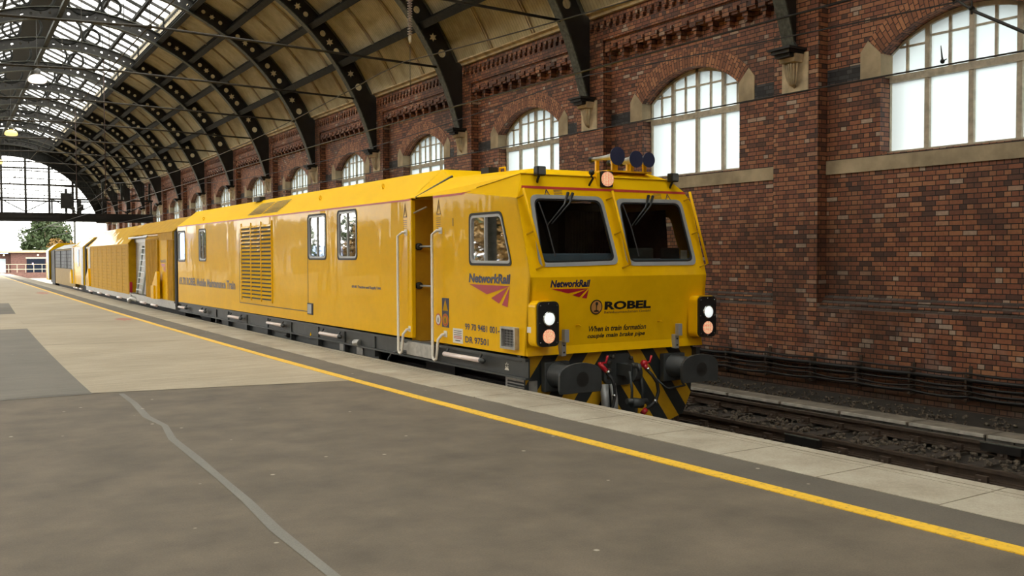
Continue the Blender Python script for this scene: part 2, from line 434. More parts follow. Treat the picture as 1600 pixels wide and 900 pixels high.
def build_windows():
    f = G(); H = HO+.02; y0, y1 = 0, .09
    rr = RA+.02
    def za(u): return ZAP+.02-rr+math.sqrt(max(0, rr*rr-u*u))
    # authored: x across, y depth, z up, centre of the opening at x=0
    fw = .10
    f.box(-H, -H+fw, y0, y1, ZSILL-.06, za(H)); f.box(H-fw, H, y0, y1, ZSILL-.06, za(H))
    f.box(-H, H, y0-.06, y1, ZSILL-.08, ZSILL+.05)
    f.box(-H+fw, H-fw, y0-.02, y1, 4.27, 4.38)
    for x in (-.74, 0, .74): f.box(x-.042, x+.042, y0, y1, ZSILL, za(x)-.02)
    q = 16
    for i in range(q):
        u0, u1 = -H+2*H*i/q, -H+2*H*(i+1)/q
        f.add([(u0, y0, za(u0)-.09), (u1, y0, za(u1)-.09), (u1, y0, za(u1)+.03), (u0, y0, za(u0)+.03), (u0, y1, za(u0)-.09), (u1, y1, za(u1)-.09), (u1, y1, za(u1)+.03), (u0, y1, za(u0)+.03)],
              [(0, 1, 2, 3), (7, 6, 5, 4), (0, 4, 5, 1)])
    b = G()
    for x in (-1.11, -.37, .37, 1.11): b.box(x-.022, x+.022, .02, .06, 4.375, za(x)-.04)
    for x0, x1 in ((-.70, -.04), (.04, .70)): b.box(x0, x1, .02, .06, 4.90, 4.93)
    for x0, x1 in ((-1.25, -.78), (.78, 1.25)): b.box(x0, x1, .02, .06, 4.80, 4.83)
    p = G(); q = 16
    for i in range(q):
        u0, u1 = -H+2*H*i/q, -H+2*H*(i+1)/q
        p.add([(u0, .05, ZSILL), (u1, .05, ZSILL), (u1, .05, za(u1)), (u0, .05, za(u0))], [(0, 1, 2, 3)])
    first = None; n = 0
    for k in range(K0, K1):
        n += 1; c = sk(k)+BAY/2; P = W(c, NG, 0); t = heading(c)
        Mx = Matrix.Translation(P) @ Matrix.Rotation(-t-pi/2, 4, 'Z')     # local x -> along (-s), y -> outwards
        Mx = Matrix.Translation(P) @ Matrix(((sin(t), cos(t), 0, 0), (cos(t), -sin(t), 0, 0), (0, 0, -1, 0), (0, 0, 0, 1)))
        Mx = Matrix.Translation(P) @ Matrix.Rotation(pi/2-t-pi, 4, 'Z')
        if first is None:
            first = thing('window_1', 'tall arched window in the brick wall', None, (0, 0, 0), Frame(Mx), kind='structure')
            del first['label']
            fr = part('window_frame', f, M['frame'], first); part('glazing_bar', b, M['frame'], fr); part('pane', p, M['frost'], first)
        else:
            o = copy_tree(first, Mx); o.name = 'window_%d' % n
build_windows()

# ------------------------------------------------------------------ vaulted roof
RC, RZ, RI, RO = 5.57, 3.05, 7.95, 8.52
def rp(r, d): a = math.radians(d); return (RC+r*sin(a), RZ+r*cos(a))
PUR = [23.8, 34, 44, 54.5]
def arc(r, d0, d1, q): return [rp(r, d0+(d1-d0)*i/q) for i in range(q+1)]
def circ(c, r, q=14, sq=1): return [(c[0]+r*cos(2*pi*i/q), c[1]+r*sin(2*pi*i/q)) for i in range(q)]
def star(c, r, rot):
    return [(c[0]+(r if i % 2 == 0 else r*.52)*sin(rot+pi*i/6), c[1]+(r if i % 2 == 0 else r*.52)*cos(rot+pi*i/6)) for i in range(12)]
def build_ribs():
    th = .018
    fa = lambda u, z: (u, -th, z); fb = lambda u, z: (u, th, z)
    def mirror(poly): return [(2*RC-u, z) for u, z in poly]
    web = G()
    def seg(d0, d1, holes, outer=RO, q=6):
        poly = arc(RI, d0, d1, q)+arc(outer, d1, d0, q)
        web.prism(poly, fa, fb, holes); web.prism(mirror(poly), fa, fb, [mirror(h) for h in holes])
    lims = PUR
    for i in range(3):
        d0, d1 = lims[i], lims[i+1]; mid = (d0+d1)/2; rm = (RI+RO)/2-.0
        seg(d0, d1, [circ(rp(rm, mid-2.4), .075+.012*i), star(rp(rm, mid), .115+.012*i, math.radians(mid)), circ(rp(rm, mid+2.4), .075+.012*i)])
    # lower part: star, big disc and a plain foot running down the wall
    low = arc(RI, 54.5, 75.9, 9)+[(13.40, 4.99), (13.40, 6.93)]+arc(RO, 63.5, 54.5, 4)
    holes = [star(rp((RI+RO)/2, 57.5), .13, math.radians(57.5)), circ(rp((RI+RO)/2+.02, 60.9), .115)]
    web.prism(low, fa, fb, holes); web.prism(mirror(low), fa, fb, [mirror(h) for h in holes])
    # upper beam under the skylight with round and diamond piercings
    def up(d0, d1, q=10):
        hs = []; n = 5
        for j in range(n):
            d = d0+(d1-d0)*(j+.5)/n; c = rp(8.16, d)
            hs.append(circ(c, .06, 10) if j % 2 == 0 else circ(c, .05, 4))
        web.prism(arc(RI, d0, d1, q)+arc(8.38, d1, d0, q), fa, fb, hs)
    up(-23.8, -11.9); up(-11.9, 0); up(0, 11.9); up(11.9, 23.8)
    fl = G()
    def strip(r0, r1, d0, d1, w, q, gg):
        A = arc(r0, d0, d1, q); B = arc(r1, d0, d1, q)
        for i in range(q):
            (a, az), (b, bz), (c, cz), (d, dz) = A[i], A[i+1], B[i+1], B[i]
            gg.add([(a, -w, az), (b, -w, bz), (c, -w, cz), (d, -w, dz), (a, w, az), (b, w, bz), (c, w, cz), (d, w, dz)],
                   [(0, 1, 2, 3), (7, 6, 5, 4), (0, 4, 5, 1), (3, 2, 6, 7)]+([(0, 3, 7, 4)] if i == 0 else [])+([(1, 5, 6, 2)] if i == q-1 else []))
    strip(RI-.03, RI, -75.9, 75.9, .13, 64, fl)
    strip(RO, RO+.02, 23.8, 63.5, .12, 14, fl); strip(RO, RO+.02, -63.5, -23.8, .12, 14, fl); strip(8.38, 8.41, -23.8, 23.8, .12, 18, fl)
    # foot casting on the corbel
    foot_l = []
    for sg in (1, -1):
        foot = G(); foot_l.append(foot)
        x = lambda v: v if sg > 0 else 2*RC-v
        foot.box(x(13.02), x(13.41), -.2, .2, 4.93, 4.99); foot.box(x(13.08), x(13.41), -.16, .16, 4.87, 4.93); foot.box(x(12.98), x(13.41), -.25, .25, 4.99, 5.03)
        foot.tube([(x(13.22), -.2, 5.03), (x(13.27), -.04, 5.2)], .02, 6)
    raf = G()
    RIDR, RIDL, ZR, ZE = 5.8, 4.45, 12.95, 11.42
    for x0, x1 in ((9.05, RIDR), (1.55, RIDL)):
        raf.add([(x0, -.06, ZE-.1), (x1, -.06, ZR-.1), (x1, -.06, ZR), (x0, -.06, ZE), (x0, .06, ZE-.1), (x1, .06, ZR-.1), (x1, .06, ZR), (x0, .06, ZE)], [(0, 1, 2, 3), (7, 6, 5, 4), (0, 4, 5, 1), (3, 2, 6, 7)])
        sg = 1 if x0 > 5 else -1
        raf.tube([(x0-.02*sg, 0, 10.75), (x0-.02*sg, 0, ZE)], .04, 6)
        xx = RC+1.9*sg; raf.tube([(xx, 0, 11.12), (xx, 0, 11.95)], .022, 6)
    ring = []
    def ringmesh(cx, cz, r, w=.06, q=22):
        g = G(); 
        pts = [(cx+r*cos(2*pi*i/q), 0, cz+r*sin(2*pi*i/q)) for i in range(q+1)]
        g.tube(pts, w, 6, cap=False); return g
    rings = [ringmesh(7.0, 11.66, .36), ringmesh(3.7, 11.66, .36), ringmesh(5.95, 11.85, .62, .06), ringmesh(4.3, 11.85, .62, .06)]
    tie = G(); tie.tube([(12.62, 0, 6.68), (5.15, 0, 6.91)], .032, 8); tie.tube([(5.15, 0, 6.91), (-1.48, 0, 6.68)], .032, 8); tie.sphere((5.15, 0, 6.91), .06)
    hang = G(); hang.tube([(5.15, 0, 6.91), (5.15, 0, 11.0)], .012, 5)
    def col_g():
        g = G(); x = 2*RC-13.25
        g.lathe([(.26, 0), (.26, .5), (.2, .6), (.15, .9), (.13, 4.2), (.18, 4.3), (.14, 4.4), (.2, 4.75), (.24, 4.87)], (x, 0, 0.0), (0, 0, 1), 16); return g
    def MX(k):
        s = sk(k); P = W(s, 0, 0); return Matrix.Translation(P) @ Matrix.Rotation(-heading(s), 4, 'Z')
    labs = {0: 'iron roof rib ending on the corbel nearest the big right-hand window', 1: 'iron roof rib with its foot just above the three horns',
            2: 'iron roof rib with its foot at the second pilaster left of the horns'}
    def lab(k):
        if k in labs: return labs[k]
        if k < 0: return 'pierced iron roof rib above or behind the camera, out of view'
        w = ['', '', '', 'fourth', 'fifth', 'sixth', 'seventh', 'eighth', 'ninth', 'tenth', 'eleventh', 'twelfth', 'thirteenth', 'last'][k]
        return 'pierced iron roof rib, %s to the left of the big right-hand window' % (w if k < K1 else 'last')
    first = None
    for k in range(K0, K1+1):
        if first is None:
            first = thing('roof_rib', lab(k), 'roof rib', (RC, 0, 0), Frame(MX(k)), 'iron roof ribs')
            part('rib_web', web, M['iron_dark'], first, 'black web pierced with stars and discs')
            part('flange', fl, M['iron_lt'], first, 'riveted grey flange'); [part('foot_casting', q_, M['iron_dark'], first) for q_ in foot_l]
            part('rafter_truss', raf, M['iron_mid'], first)
            for r in rings: part('ring', r, M['iron_mid'], first)
            part('tie_rod', tie, M['rod'], first, 'slim tie rod'); part('hanger', hang, M['rod'], first); part('column', col_g(), M['iron'], first)
            base = Matrix.Translation(Vector((RC, 0, 0)))
        else:
            copy_tree(first, MX(k) @ base, lab(k))
build_ribs()

def build_roof():
    sa, sb = sk(K0), sk(K1); ns = (K1-K0)*3
    g = G(); q = 14
    for (d0, d1) in ((23.8, 63.4), (-63.4, -23.8)):
        for j in range(ns):
            a, b = sa+(sb-sa)*j/ns, sa+(sb-sa)*(j+1)/ns
            for i in range(q):
                e0, e1 = d0+(d1-d0)*i/q, d0+(d1-d0)*(i+1)/q
                (n0, z0), (n1, z1) = rp(RO+.03, e0), rp(RO+.03, e1)
                (m0, y0), (m1, y1) = rp(RO+.09, e0), rp(RO+.09, e1)
                u = [(a, math.radians(e0)*RO), (b, math.radians(e0)*RO), (b, math.radians(e1)*RO), (a, math.radians(e1)*RO)]
                g.add([(a, n0, z0), (b, n0, z0), (b, n1, z1), (a, n1, z1)], [(0, 1, 2, 3)], [u])
                g.add([(a, m0, y0), (b, m0, y0), (b, m1, y1), (a, m1, y1)], [(3, 2, 1, 0)], [u])
    c = struct('ceiling', g.warp(), M['boards'], 'curved roof lining of cream painted boards')
    g = G()
    for k in range(K0, K1):
        for f in (1/3., 2/3.):
            s = sk(k)+BAY*f
            for (d0, d1) in ((23.8, 63.4), (-63.4, -23.8)):
                for e in (-.045, .045):
                    A = arc(RO+.04, d0, d1, 10); B = arc(RO-.02, d0, d1, 10)
                    for i in range(10):
                        g.add([(s+e-.02, A[i][0], A[i][1]), (s+e+.02, A[i][0], A[i][1]), (s+e+.02, A[i+1][0], A[i+1][1]), (s+e-.02, A[i+1][0], A[i+1][1]),
                               (s+e-.02, B[i][0], B[i][1]), (s+e+.02, B[i][0], B[i][1]), (s+e+.02, B[i+1][0], B[i+1][1]), (s+e-.02, B[i+1][0], B[i+1][1])],
                              [(4, 5, 6, 7), (0, 4, 7, 3), (1, 2, 6, 5)])
    part('board_joint_rib', g.warp(), M['stone'], c)
    # purlins
    nm = ['highest, along the edge of the skylight', 'second from the skylight', 'third from the skylight', 'lowest, just above the brick cornice']
    for side in (1, -1):
        for i, d in enumerate(PUR):
            g = G()
            for k in range(K0, K1):
                a, b = sk(k)+.02, sk(k+1)-.02
                def pr(r, dd): return rp(r, dd*side)
                w = .55
                # lower plate, web, upper angles
                for (r0, r1, e0, e1) in ((8.02, 8.05, -w*1.3, w*1.3), (8.05, 8.5, -.1, .1), (8.30, 8.34, -w, w), (8.5, 8.53, -w, w)):
                    P = [pr(r0, d+e0), pr(r0, d+e1), pr(r1, d+e1), pr(r1, d+e0)]
                    g.prism(P, lambda u, z: (a, u, z), lambda u, z: (b, u, z))
            lb = 'grey iron roof purlin on the right slope, %s' % nm[i] if side > 0 else 'grey iron roof purlin on the left slope above the camera, out of view'
            solo('roof_purlin', g.warp(), M['iron_mid'], lb, 'purlin', 'roof purlins')
    # skylight
    sky = thing('skylight', 'long glazed skylight along the crown of the vaulted roof', 'skylight', W(sk(5), 5.2, 10.7))
    ZR, ZE = 12.95, 11.42; ns = (K1-K0)*2
    for x0, x1 in ((9.1, 5.8), (1.5, 4.45)):
        g = G()
        for j in range(ns):
            a, b = sa+(sb-sa)*j/ns, sa+(sb-sa)*(j+1)/ns
            g.quad((a, x0, ZE+.03), (b, x0, ZE+.03), (b, x1, ZR+.03), (a, x1, ZR+.03))
        part('roof_glass', g.warp(), M['roofglass'], sky)
        g = G(); s = sa
        while s < sb:
            k = round((s-sa)/(BAY/20)); wd, hh = (.06, .11) if k % 4 == 0 else (.005, .01)
            g.add([(s-wd, x0, ZE+.02-hh), (s+wd, x0, ZE+.02-hh), (s+wd, x1, ZR+.02-hh), (s-wd, x1, ZR+.02-hh), (s-wd, x0, ZE+.02), (s+wd, x0, ZE+.02), (s+wd, x1, ZR+.02), (s-wd, x1, ZR+.02)],
                  [(0, 1, 2, 3), (0, 3, 7, 4), (1, 5, 6, 2), (7, 6, 5, 4)])
            s += BAY/20
        part('glazing_bar', g.warp(), M['iron_dark'], sky)
        g = G()
        for f, wd in ((.28, .07), (.62, .06), (.0, .05)):
            xm, zm = x0+(x1-x0)*f, ZE+(ZR-ZE)*f
            g.box(sa, sb, xm-wd, xm+wd, zm-.22, zm-.08, nx=ns)
        part('skylight_purlin', g.warp(), M['iron_mid'], sky)
        # little frame of uprights under the eaves
        g = G(); s = sa
        sg = 1 if x0 > 5 else -1
        while s < sb:
            g.box(s-.06, s+.06, x0-.04, x0+.04, 10.9, 11.36); s += .31
        g.box(sa, sb, x0-.05, x0+.05, 11.3, 11.42, nx=ns); g.box(sa, sb, x0-.05, x0+.05, 10.78, 10.93, nx=ns)
        part('eaves_frame', g.warp(), M['frame'], sky, 'pale frame of small uprights under the glass')
    g = G(); g.box(sa, sb, 4.42, 5.83, ZR-.02, ZR+.05, nx=ns)
    part('ridge_board', g.warp(), M['iron_dark'], sky, 'dark boarded ridge')
    g = G(); g.box(sa, sb, 4.96, 5.14, 11.0, 11.03, nx=ns); g.box(sa, sb, 5.03, 5.07, 11.03, 11.3, nx=ns)
    solo('crown_beam', g.warp(), M['iron'], 'iron beam running along the crown of the ribs under the skylight', 'beam')
    g = G(); g.tube([(sa+(sb-sa)*i/90, 5.15, 6.94) for i in range(91)], .018, 6)
    solo('longitudinal_rod', g.warp(), M['rod'], 'thin rod joining the middles of the tie rods', 'rod')
build_roof()

# ------------------------------------------------------------------ platform
def tarmac(name, c0, c1, sc, extra=None):
    m, nt, b = nodes(name)
    co = objco(nt); n1 = noise(nt, co, sc, 6, .6); n2 = noise(nt, co, 90, 3, .7); n3 = noise(nt, co, .25, 3)
    col = ramp(nt, n1, [(.3, c0), (.7, c1)])
    col = mix(nt, .5, col, ramp(nt, n3, [(.3, (.62, .62, .62)), (.7, (1, 1, 1))]), 'MULTIPLY')
    col = mix(nt, .45, col, ramp(nt, n2, [(.35, (.5, .5, .5)), (.65, (1, 1, 1))]), 'MULTIPLY')
    v = N(nt, 'TexVoronoi'); v.inputs['Scale'].default_value = 2.6; nt.links.new(co, v.inputs['Vector'])
    sp = ramp(nt, v.outputs['Distance'], [(.0, (1, 1, 1)), (.035, (.7, .7, .7)), (.05, (0, 0, 0))])
    col = mix(nt, sp, col, (.42, .38, .30))
    if extra:
        mp = N(nt, 'Mapping'); mp.inputs['Scale'].default_value = (.9, 14, 1); mp.inputs['Rotation'].default_value = (0, 0, .6)
        nt.links.new(co, mp.inputs[0]); n4 = noise(nt, mp.outputs[0], 1.2, 4)
        col = mix(nt, extra, col, ramp(nt, n4, [(.35, (.68, .68, .68)), (.65, (1, 1, 1))]), 'MULTIPLY')
    nt.links.new(col, b.inputs['Base Color']); b.inputs['Roughness'].default_value = .75; bump(nt, b, n2, .35, .004)
    return m
M['tar'] = tarmac('worn_tarmac', (.088, .069, .046), (.168, .132, .090), 1.9)
M['tar_old'] = tarmac('grey_tarmac_patch', (.15, .135, .105), (.19, .17, .135), 1.1, .6)
M['conc'] = tarmac('brushed_concrete', (.40, .33, .225), (.49, .41, .29), .8, .8)
M['asph'] = tarmac('dark_asphalt_strip', (.100, .084, .062), (.138, .116, .087), 1.6)
M['repair'] = tarmac('grey_joint_filler', (.18, .17, .145), (.21, .20, .17), 1.8)
M['redp'] = tarmac('faded_red_paint', (.45, .15, .10), (.36, .21, .15), 5)
def coping_mat():
    m, nt, b = nodes('coping_concrete'); co = objco(nt); n1 = noise(nt, co, 1.7, 7, .62); n2 = noise(nt, co, 60, 3, .7)
    col = ramp(nt, n1, [(.28, (.24, .20, .145)), (.5, (.34, .295, .22)), (.72, (.42, .38, .295))])
    col = mix(nt, .4, col, ramp(nt, n2, [(.35, (.55, .55, .55)), (.65, (1, 1, 1))]), 'MULTIPLY')
    nt.links.new(col, b.inputs['Base Color']); b.inputs['Roughness'].default_value = .8; bump(nt, b, n2, .4, .005); return m
M['cope'] = coping_mat()
M['line'] = None
def line_mat():
    m, nt, b = nodes('yellow_line_paint'); co = objco(nt); n1 = noise(nt, co, 30, 6, .7); n2 = noise(nt, co, 3, 4)
    col = ramp(nt, n1, [(.33, (.30, .21, .06)), (.45, (.72, .42, .018)), (.8, (.80, .49, .03))])
    col = mix(nt, .3, col, ramp(nt, n2, [(.3, (.6, .6, .6)), (.6, (1, 1, 1))]), 'MULTIPLY')
    nt.links.new(col, b.inputs['Base Color']); b.inputs['Roughness'].default_value = .6; return m
M['line'] = line_mat()
NE = 6.15
def build_platform():
    g = G(); sa, sb = -34, 108
    g.box(sa, sb, -12, 5.40, -.4, 0, nx=60, ny=2)
    g.box(sa, sb, 5.40, 5.95, -1.2, -.01, nx=60)
    struct('floor', g.warp(), M['tar'], 'worn brownish tarmac of the station platform')
    # coping slabs with an irregular inner edge
    first = True; s = -4.05; i = 0; rnd = random.Random(3)
    parent = None
    while s < 100:
        L = .93 if s < 30 else 3.72
        g = G(); e = [5.405+rnd.uniform(-.012, .012) for _ in range(5)]
        gap = .006
        a, b = s+gap, s+L-gap
        ns = 4
        for j in range(ns):
            u0, u1 = a+(b-a)*j/ns, a+(b-a)*(j+1)/ns
            for (n0, n1, m0, m1, z) in ((e[j], 5.955, e[j+1], 5.955, .006), (5.963, 6.03, 5.963, 6.03, .006), (6.038, NE, 6.038, NE, .008)):
                g.add([(u0, n0, z), (u1, m0, z), (u1, m1, z), (u0, n1, z), (u0, n0, -.12), (u1, m0, -.12), (u1, m1, -.12), (u0, n1, -.12)],
                      [(0, 1, 2, 3), (0, 4, 5, 1), (3, 2, 6, 7), (4, 7, 6, 5)]+([(0, 3, 7, 4)] if j == 0 else [])+([(1, 5, 6, 2)] if j == ns-1 else []))
        o = struct('platform_edge_slab', g.warp(), M['cope'])
        s += L; i += 1
    def patch(name, pts, z, m, lb=None):
        """pts in (s,n), cut into strips so that it follows the curve"""
        g = G(); bm = None
        vs = [(p[0], p[1], z) for p in pts]; n = len(vs)
        g.add(vs+[(p[0], p[1], -.02) for p in pts], [tuple(range(n))]+[(i, (i+1) % n, n+(i+1) % n, n+i) for i in range(n)])
        return struct(name, g.warp(), m, lb)
    def strip(name, sa, sb, na, nb, z, m, lb=None, step=1.0, wob=0):
        A = []; B = []; q = max(1, int((sb-sa)/step)); rr = random.Random(5)
        for i in range(q+1):
            s = sa+(sb-sa)*i/q; A.append((s, (na(s) if callable(na) else na)+rr.uniform(-wob, wob))); B.append((s, (nb(s) if callable(nb) else nb)+rr.uniform(-wob, wob)))
        g = G()
        for i in range(q):
            g.add([A[i]+(z,), A[i+1]+(z,), B[i+1]+(z,), B[i]+(z,), A[i]+(-.01,), A[i+1]+(-.01,), B[i+1]+(-.01,), B[i]+(-.01,)], [(0, 1, 2, 3), (0, 4, 5, 1), (3, 2, 6, 7)]+([(0, 3, 7, 4)] if i == 0 else [])+([(1, 5, 6, 2)] if i == q-1 else []))
        return struct(name, g.warp(), m, lb)
    strip('trim_1', -30, 104, 4.855, 4.975, .006, M['line'], 'yellow safety line painted along the platform', .8, .004)
    strip('asphalt_strip', -30, 100, 4.975, 5.40, .003, M['asph'])
    nl = lambda s: 2.03+(s-11.6)*.028 if s < 25 else 2.40+(s-25)*.03
    # concrete area, split by its joints
    j = [11.15, 18.25, 24.55, 35.1, 46, 58, 72, 90]
    edges = [(11.15, 11.6)]
    def cpatch(s0, s1, s0l, s1l, m, n1=4.85):
        q = 8; pts = []
        A = []; B = []
        for i in range(q+1):
            f = i/q; sl = s0l+(s1l-s0l)*f; sr = s0+(s1-s0)*f; A.append((sl, nl(sl))); B.append((sr, n1))
        g = G()
        for i in range(q):
            mid0, mid1 = [( (A[k][0]+B[k][0])/2, (A[k][1]+B[k][1])/2) for k in (i, i+1)]
            for X, Y, Z, T in ((A[i], A[i+1], mid1, mid0), (mid0, mid1, B[i+1], B[i])):
                g.add([X+(.004,), Y+(.004,), Z+(.004,), T+(.004,)], [(0, 1, 2, 3)])
        return struct('concrete_slab', g.warp(), m)
    cpatch(11.05, 18.05, 11.62, 18.5, M['conc']); cpatch(18.08, 24.4, 18.54, 24.78, M['conc']); cpatch(24.43, 35.2, 24.82, 34.2, M['conc']); cpatch(35.25, 60, 34.25, 59.5, M['conc']); cpatch(60.1, 96, 59.6, 96, M['conc'])
    # grey tarmac left of the concrete, then paler slabs and a dark patch
    g = G()
    def lq(s0, s1, m, n0=-9, z=.003, n1=None):
        g = G(); q = 6
        for i in range(q):
            a, b = s0+(s1-s0)*i/q, s0+(s1-s0)*(i+1)/q
            g.quad((a, n0, z), (b, n0, z), (b, nl(b) if n1 is None else n1, z), (a, nl(a) if n1 is None else n1, z))
        struct('tarmac_patch', g.warp(), m)
    lq(11.66, 23.0, M['tar_old']); lq(23.05, 29.2, M['conc']); lq(29.3, 33.2, M['asph'], z=.003); lq(33.3, 36.2, M['tar_old'], n1=2.75); lq(36.3, 60, M['conc']); lq(60, 96, M['conc'])
    # repair strip in the near tarmac
    P = [(11.4, 2.30), (10.6, 2.28), (9.6, 2.2), (9.0, 2.23), (8.3, 2.13), (7.4, 2.09), (6.68, 2.05), (5.9, 2.0), (5.2, 1.93), (4.26, 1.88), (3.3, 1.8), (2, 1.78)]
    g = G(); rr = random.Random(2)
    for i in range(len(P)-1):
        w0, w1 = (.028+.004*((i*7) % 3), .028+.004*((i*7+7) % 3))
        g.quad((P[i][0], P[i][1]-w0, .003), (P[i+1][0], P[i+1][1]-w1, .003), (P[i+1][0], P[i+1][1]+w1, .003), (P[i][0], P[i][1]+w0, .003))
    struct('joint_repair', g.warp(), M['repair'])
    g = G(); g.quad((11.56, -9, .0045), (11.62, -9, .0045), (11.62, 2.03, .0045), (11.56, 2.03, .0045)); struct('joint_repair', g.warp(), M['repair'])
    for (s, n, a, b) in ((25.2, 4.62, .55, .2), (45.8, 4.5, 1.2, .25)):
        g = G(); pts = [(s+a*cos(2*pi*i/14)*(1+.25*sin(3.3*i)), n+b*sin(2*pi*i/14)*(1+.3*sin(2.1*i)), .0055) for i in range(14)]
        g.add(pts, [tuple(range(14))]); struct('paint_stain', g.warp(), M['redp'], 'faded red paint mark on the concrete')
build_platform()

# ------------------------------------------------------------------ tracks, cess, cables
M['dirt'] = tarmac('dark_track_dirt', (.018, .014, .010), (.045, .035, .025), 3)
M['stone_b'] = paint('dirty_ballast', (.085, .066, .046), .9, vary=.75, scale=26)
M['rail'] = paint('rusty_rail', (.055, .036, .024), .6, vary=.35, scale=8)
M['railtop'] = paint('rail_head', (.13, .105, .08), .35, vary=.2, metal=.6)
M['sleeper'] = paint('old_sleeper', (.04, .03, .022), .85, vary=.4, scale=12, bmp=.4)
M['cess'] = paint('cess_slab_concrete', (.20, .17, .13), .85, vary=.35, scale=4, bmp=.2)
M['cess_lt'] = paint('whitened_slab_edge', (.42, .39, .33), .8, vary=.3, scale=6)
M['cess_blk'] = paint('grey_edge_block', (.17, .17, .155), .85, vary=.3, scale=7)
M['cable'] = paint('black_cable', (.012, .010, .009), .5, vary=.3)
ZRAIL = -.907
def build_tracks():
    g = G(); g.box(-34, 108, 5.6, 14.2, -1.4, -1.105, nx=60, ny=1)
    struct('track_bed', g.warp(), M['dirt'], 'dark track bed between platform and wall')
    def rail(c, lb):
        t = thing('rail', lb, 'rail', W(8, c, ZRAIL-.15), group='running rails')
        g = G()
        for (a, b, z0, z1) in ((-.07, .07, -.15, -.135), (-.03, .03, -.135, -.115), (-.009, .009, -.115, -.04), (-.035, .035, -.04, -.006)): g.box(-30, 108, c+a, c+b, ZRAIL+z0, ZRAIL+z1, nx=60)
        part('rail_body', g.warp(), M['rail'], t)
        g = G(); g.box(-30, 108, c-.033, c+.033, ZRAIL-.006, ZRAIL, nx=60); part('rail_head', g.warp(), M['railtop'], t, 'worn shiny rail head')
    rail(10.54, 'nearer rusty rail of the empty far track'); rail(12.06, 'farther rusty rail of the empty track, next to the concrete slabs')
    rail(6.75, 'platform-side rail hidden under the yellow train'); rail(8.25, 'far-side rail hidden under the yellow train')
    # sleepers
    def mk(s, c):
        g = G(); g.box(-1.3, 1.3, -.12, .12, -.12, 0); return g
    first = None; i = 0
    for (c, s0, s1) in ((11.29, 1.6, 27), (7.50, 2.2, 16)):
        s = s0
        while s < s1:
            P = W(s, c, ZRAIL-.165); Mx = Matrix.Translation(P) @ Matrix.Rotation(-heading(s), 4, 'Z')
            lab = 'dark timber sleeper under the empty far track' if c > 9 else 'dark timber sleeper of the track beside the platform edge'
            if first is None:
                first = thing('sleeper', lab, 'sleeper', (0, 0, 0), Frame(Mx), 'sleepers of the far track')
                g = G(); g.box(-1.3, 1.3, -.12, .12, -.12, 0); part('timber', g, M['sleeper'], first)
                for x in (-.75, .75):
                    g = G(); g.box(x-.17, x+.17, -.08, .08, 0, .025); g.box(x-.13, x-.075, -.07, .07, .02, .10); g.box(x+.075, x+.13, -.07, .07, .02, .10)
                    g.lathe([(.02, 0), (.02, .045)], (x-.15, 0, .02), (0, 0, 1), 6); g.lathe([(.02, 0), (.02, .045)], (x+.15, 0, .02), (0, 0, 1), 6)
                    part('rail_chair', g, M['rail'], first, 'cast iron rail chair')
            else:
                o = copy_tree(first, Mx, lab)
                o['group'] = 'sleepers of the far track' if c > 9 else 'sleepers of the platform track'
            s += .66
    # loose ballast
    rnd = random.Random(11); g = G()
    ico = [(0, 0, 1), (.89, 0, .45), (.28, .85, .45), (-.72, .53, .45), (-.72, -.53, .45), (.28, -.85, .45), (.72, .53, -.45), (-.28, .85, -.45), (-.89, 0, -.45), (-.28, -.85, -.45), (.72, -.53, -.45), (0, 0, -1)]
    icf = [(0, 1, 2), (0, 2, 3), (0, 3, 4), (0, 4, 5), (0, 5, 1), (1, 6, 2), (2, 7, 3), (3, 8, 4), (4, 9, 5), (5, 10, 1), (6, 7, 2), (7, 8, 3), (8, 9, 4), (9, 10, 5), (10, 6, 1), (11, 7, 6), (11, 8, 7), (11, 9, 8), (11, 10, 9), (11, 6, 10)]
    for i in range(9000):
        s = rnd.uniform(1.5, 24) if rnd.random() < .85 else rnd.uniform(24, 50); n = rnd.uniform(9.2, 13.3)
        r = rnd.uniform(.02, .05)
        z = -1.115+rnd.uniform(0, .06)
        if 12.15 < n < 12.68: continue
        if n > 12.6: z = -.885+(n-12.6)*.11+rnd.uniform(-.01, .012); r *= rnd.uniform(.4, .9)
        if abs(n-10.54) < .11 or abs(n-12.06) < .1: continue
        P = W(s, n, z); sx = [r*rnd.uniform(.6, 1.3) for _ in range(3)]; a = rnd.uniform(0, 6.3)
        vs = []
        for v in ico:
            x, y, zz = v[0]*sx[0], v[1]*sx[1], v[2]*sx[2]*.8; vs.append((P.x+x*cos(a)-y*sin(a), P.y+x*sin(a)+y*cos(a), P.z+zz))
        g.add(vs, icf)
    solo('ballast', g, M['stone_b'], 'dark crushed stone ballast between and beside the rails', 'ballast', kind='stuff')
    bm = G()
    for i in range(40):
        a, b = -8+i*2, -6+i*2
        bm.prism([(12.6, -1.2), (13.42, -1.2), (13.42, -.79), (13.0, -.86), (12.6, -.89)], lambda n, z: (a, n, z), lambda n, z: (b, n, z))
    struct('cess_rubble', bm.warp(), M['dirt'], 'heap of dirt along the foot of the wall')
    # slabs beside the far rail
    first = True; s = 1.2; i = 0
    while s < 26:
        L = 1.22
        lab = 'whitened concrete slab in the row beside the far rail'
        t = thing('trackside_slab', lab, 'concrete slab', W(s+L/2, 12.43, -1.1), group='concrete slabs beside the far rail')
        g = G(); a, b = s+.012, s+L-.012
        g.box(a, b, 12.20, 12.66, -.895, -.852, nx=2); part('slab', g.warp(), M['cess'], t)
        g = G(); g.box(a+.02, b-.03, 12.185, 12.225, -.89, -.848, nx=2); part('painted_edge', g.warp(), M['cess_lt'], t, 'whitened front edge')
        g = G()
        for q in range(3): g.box(a+L/3*q+.008, a+L/3*(q+1)-.012, 12.215, 12.4, -1.12, -.895)
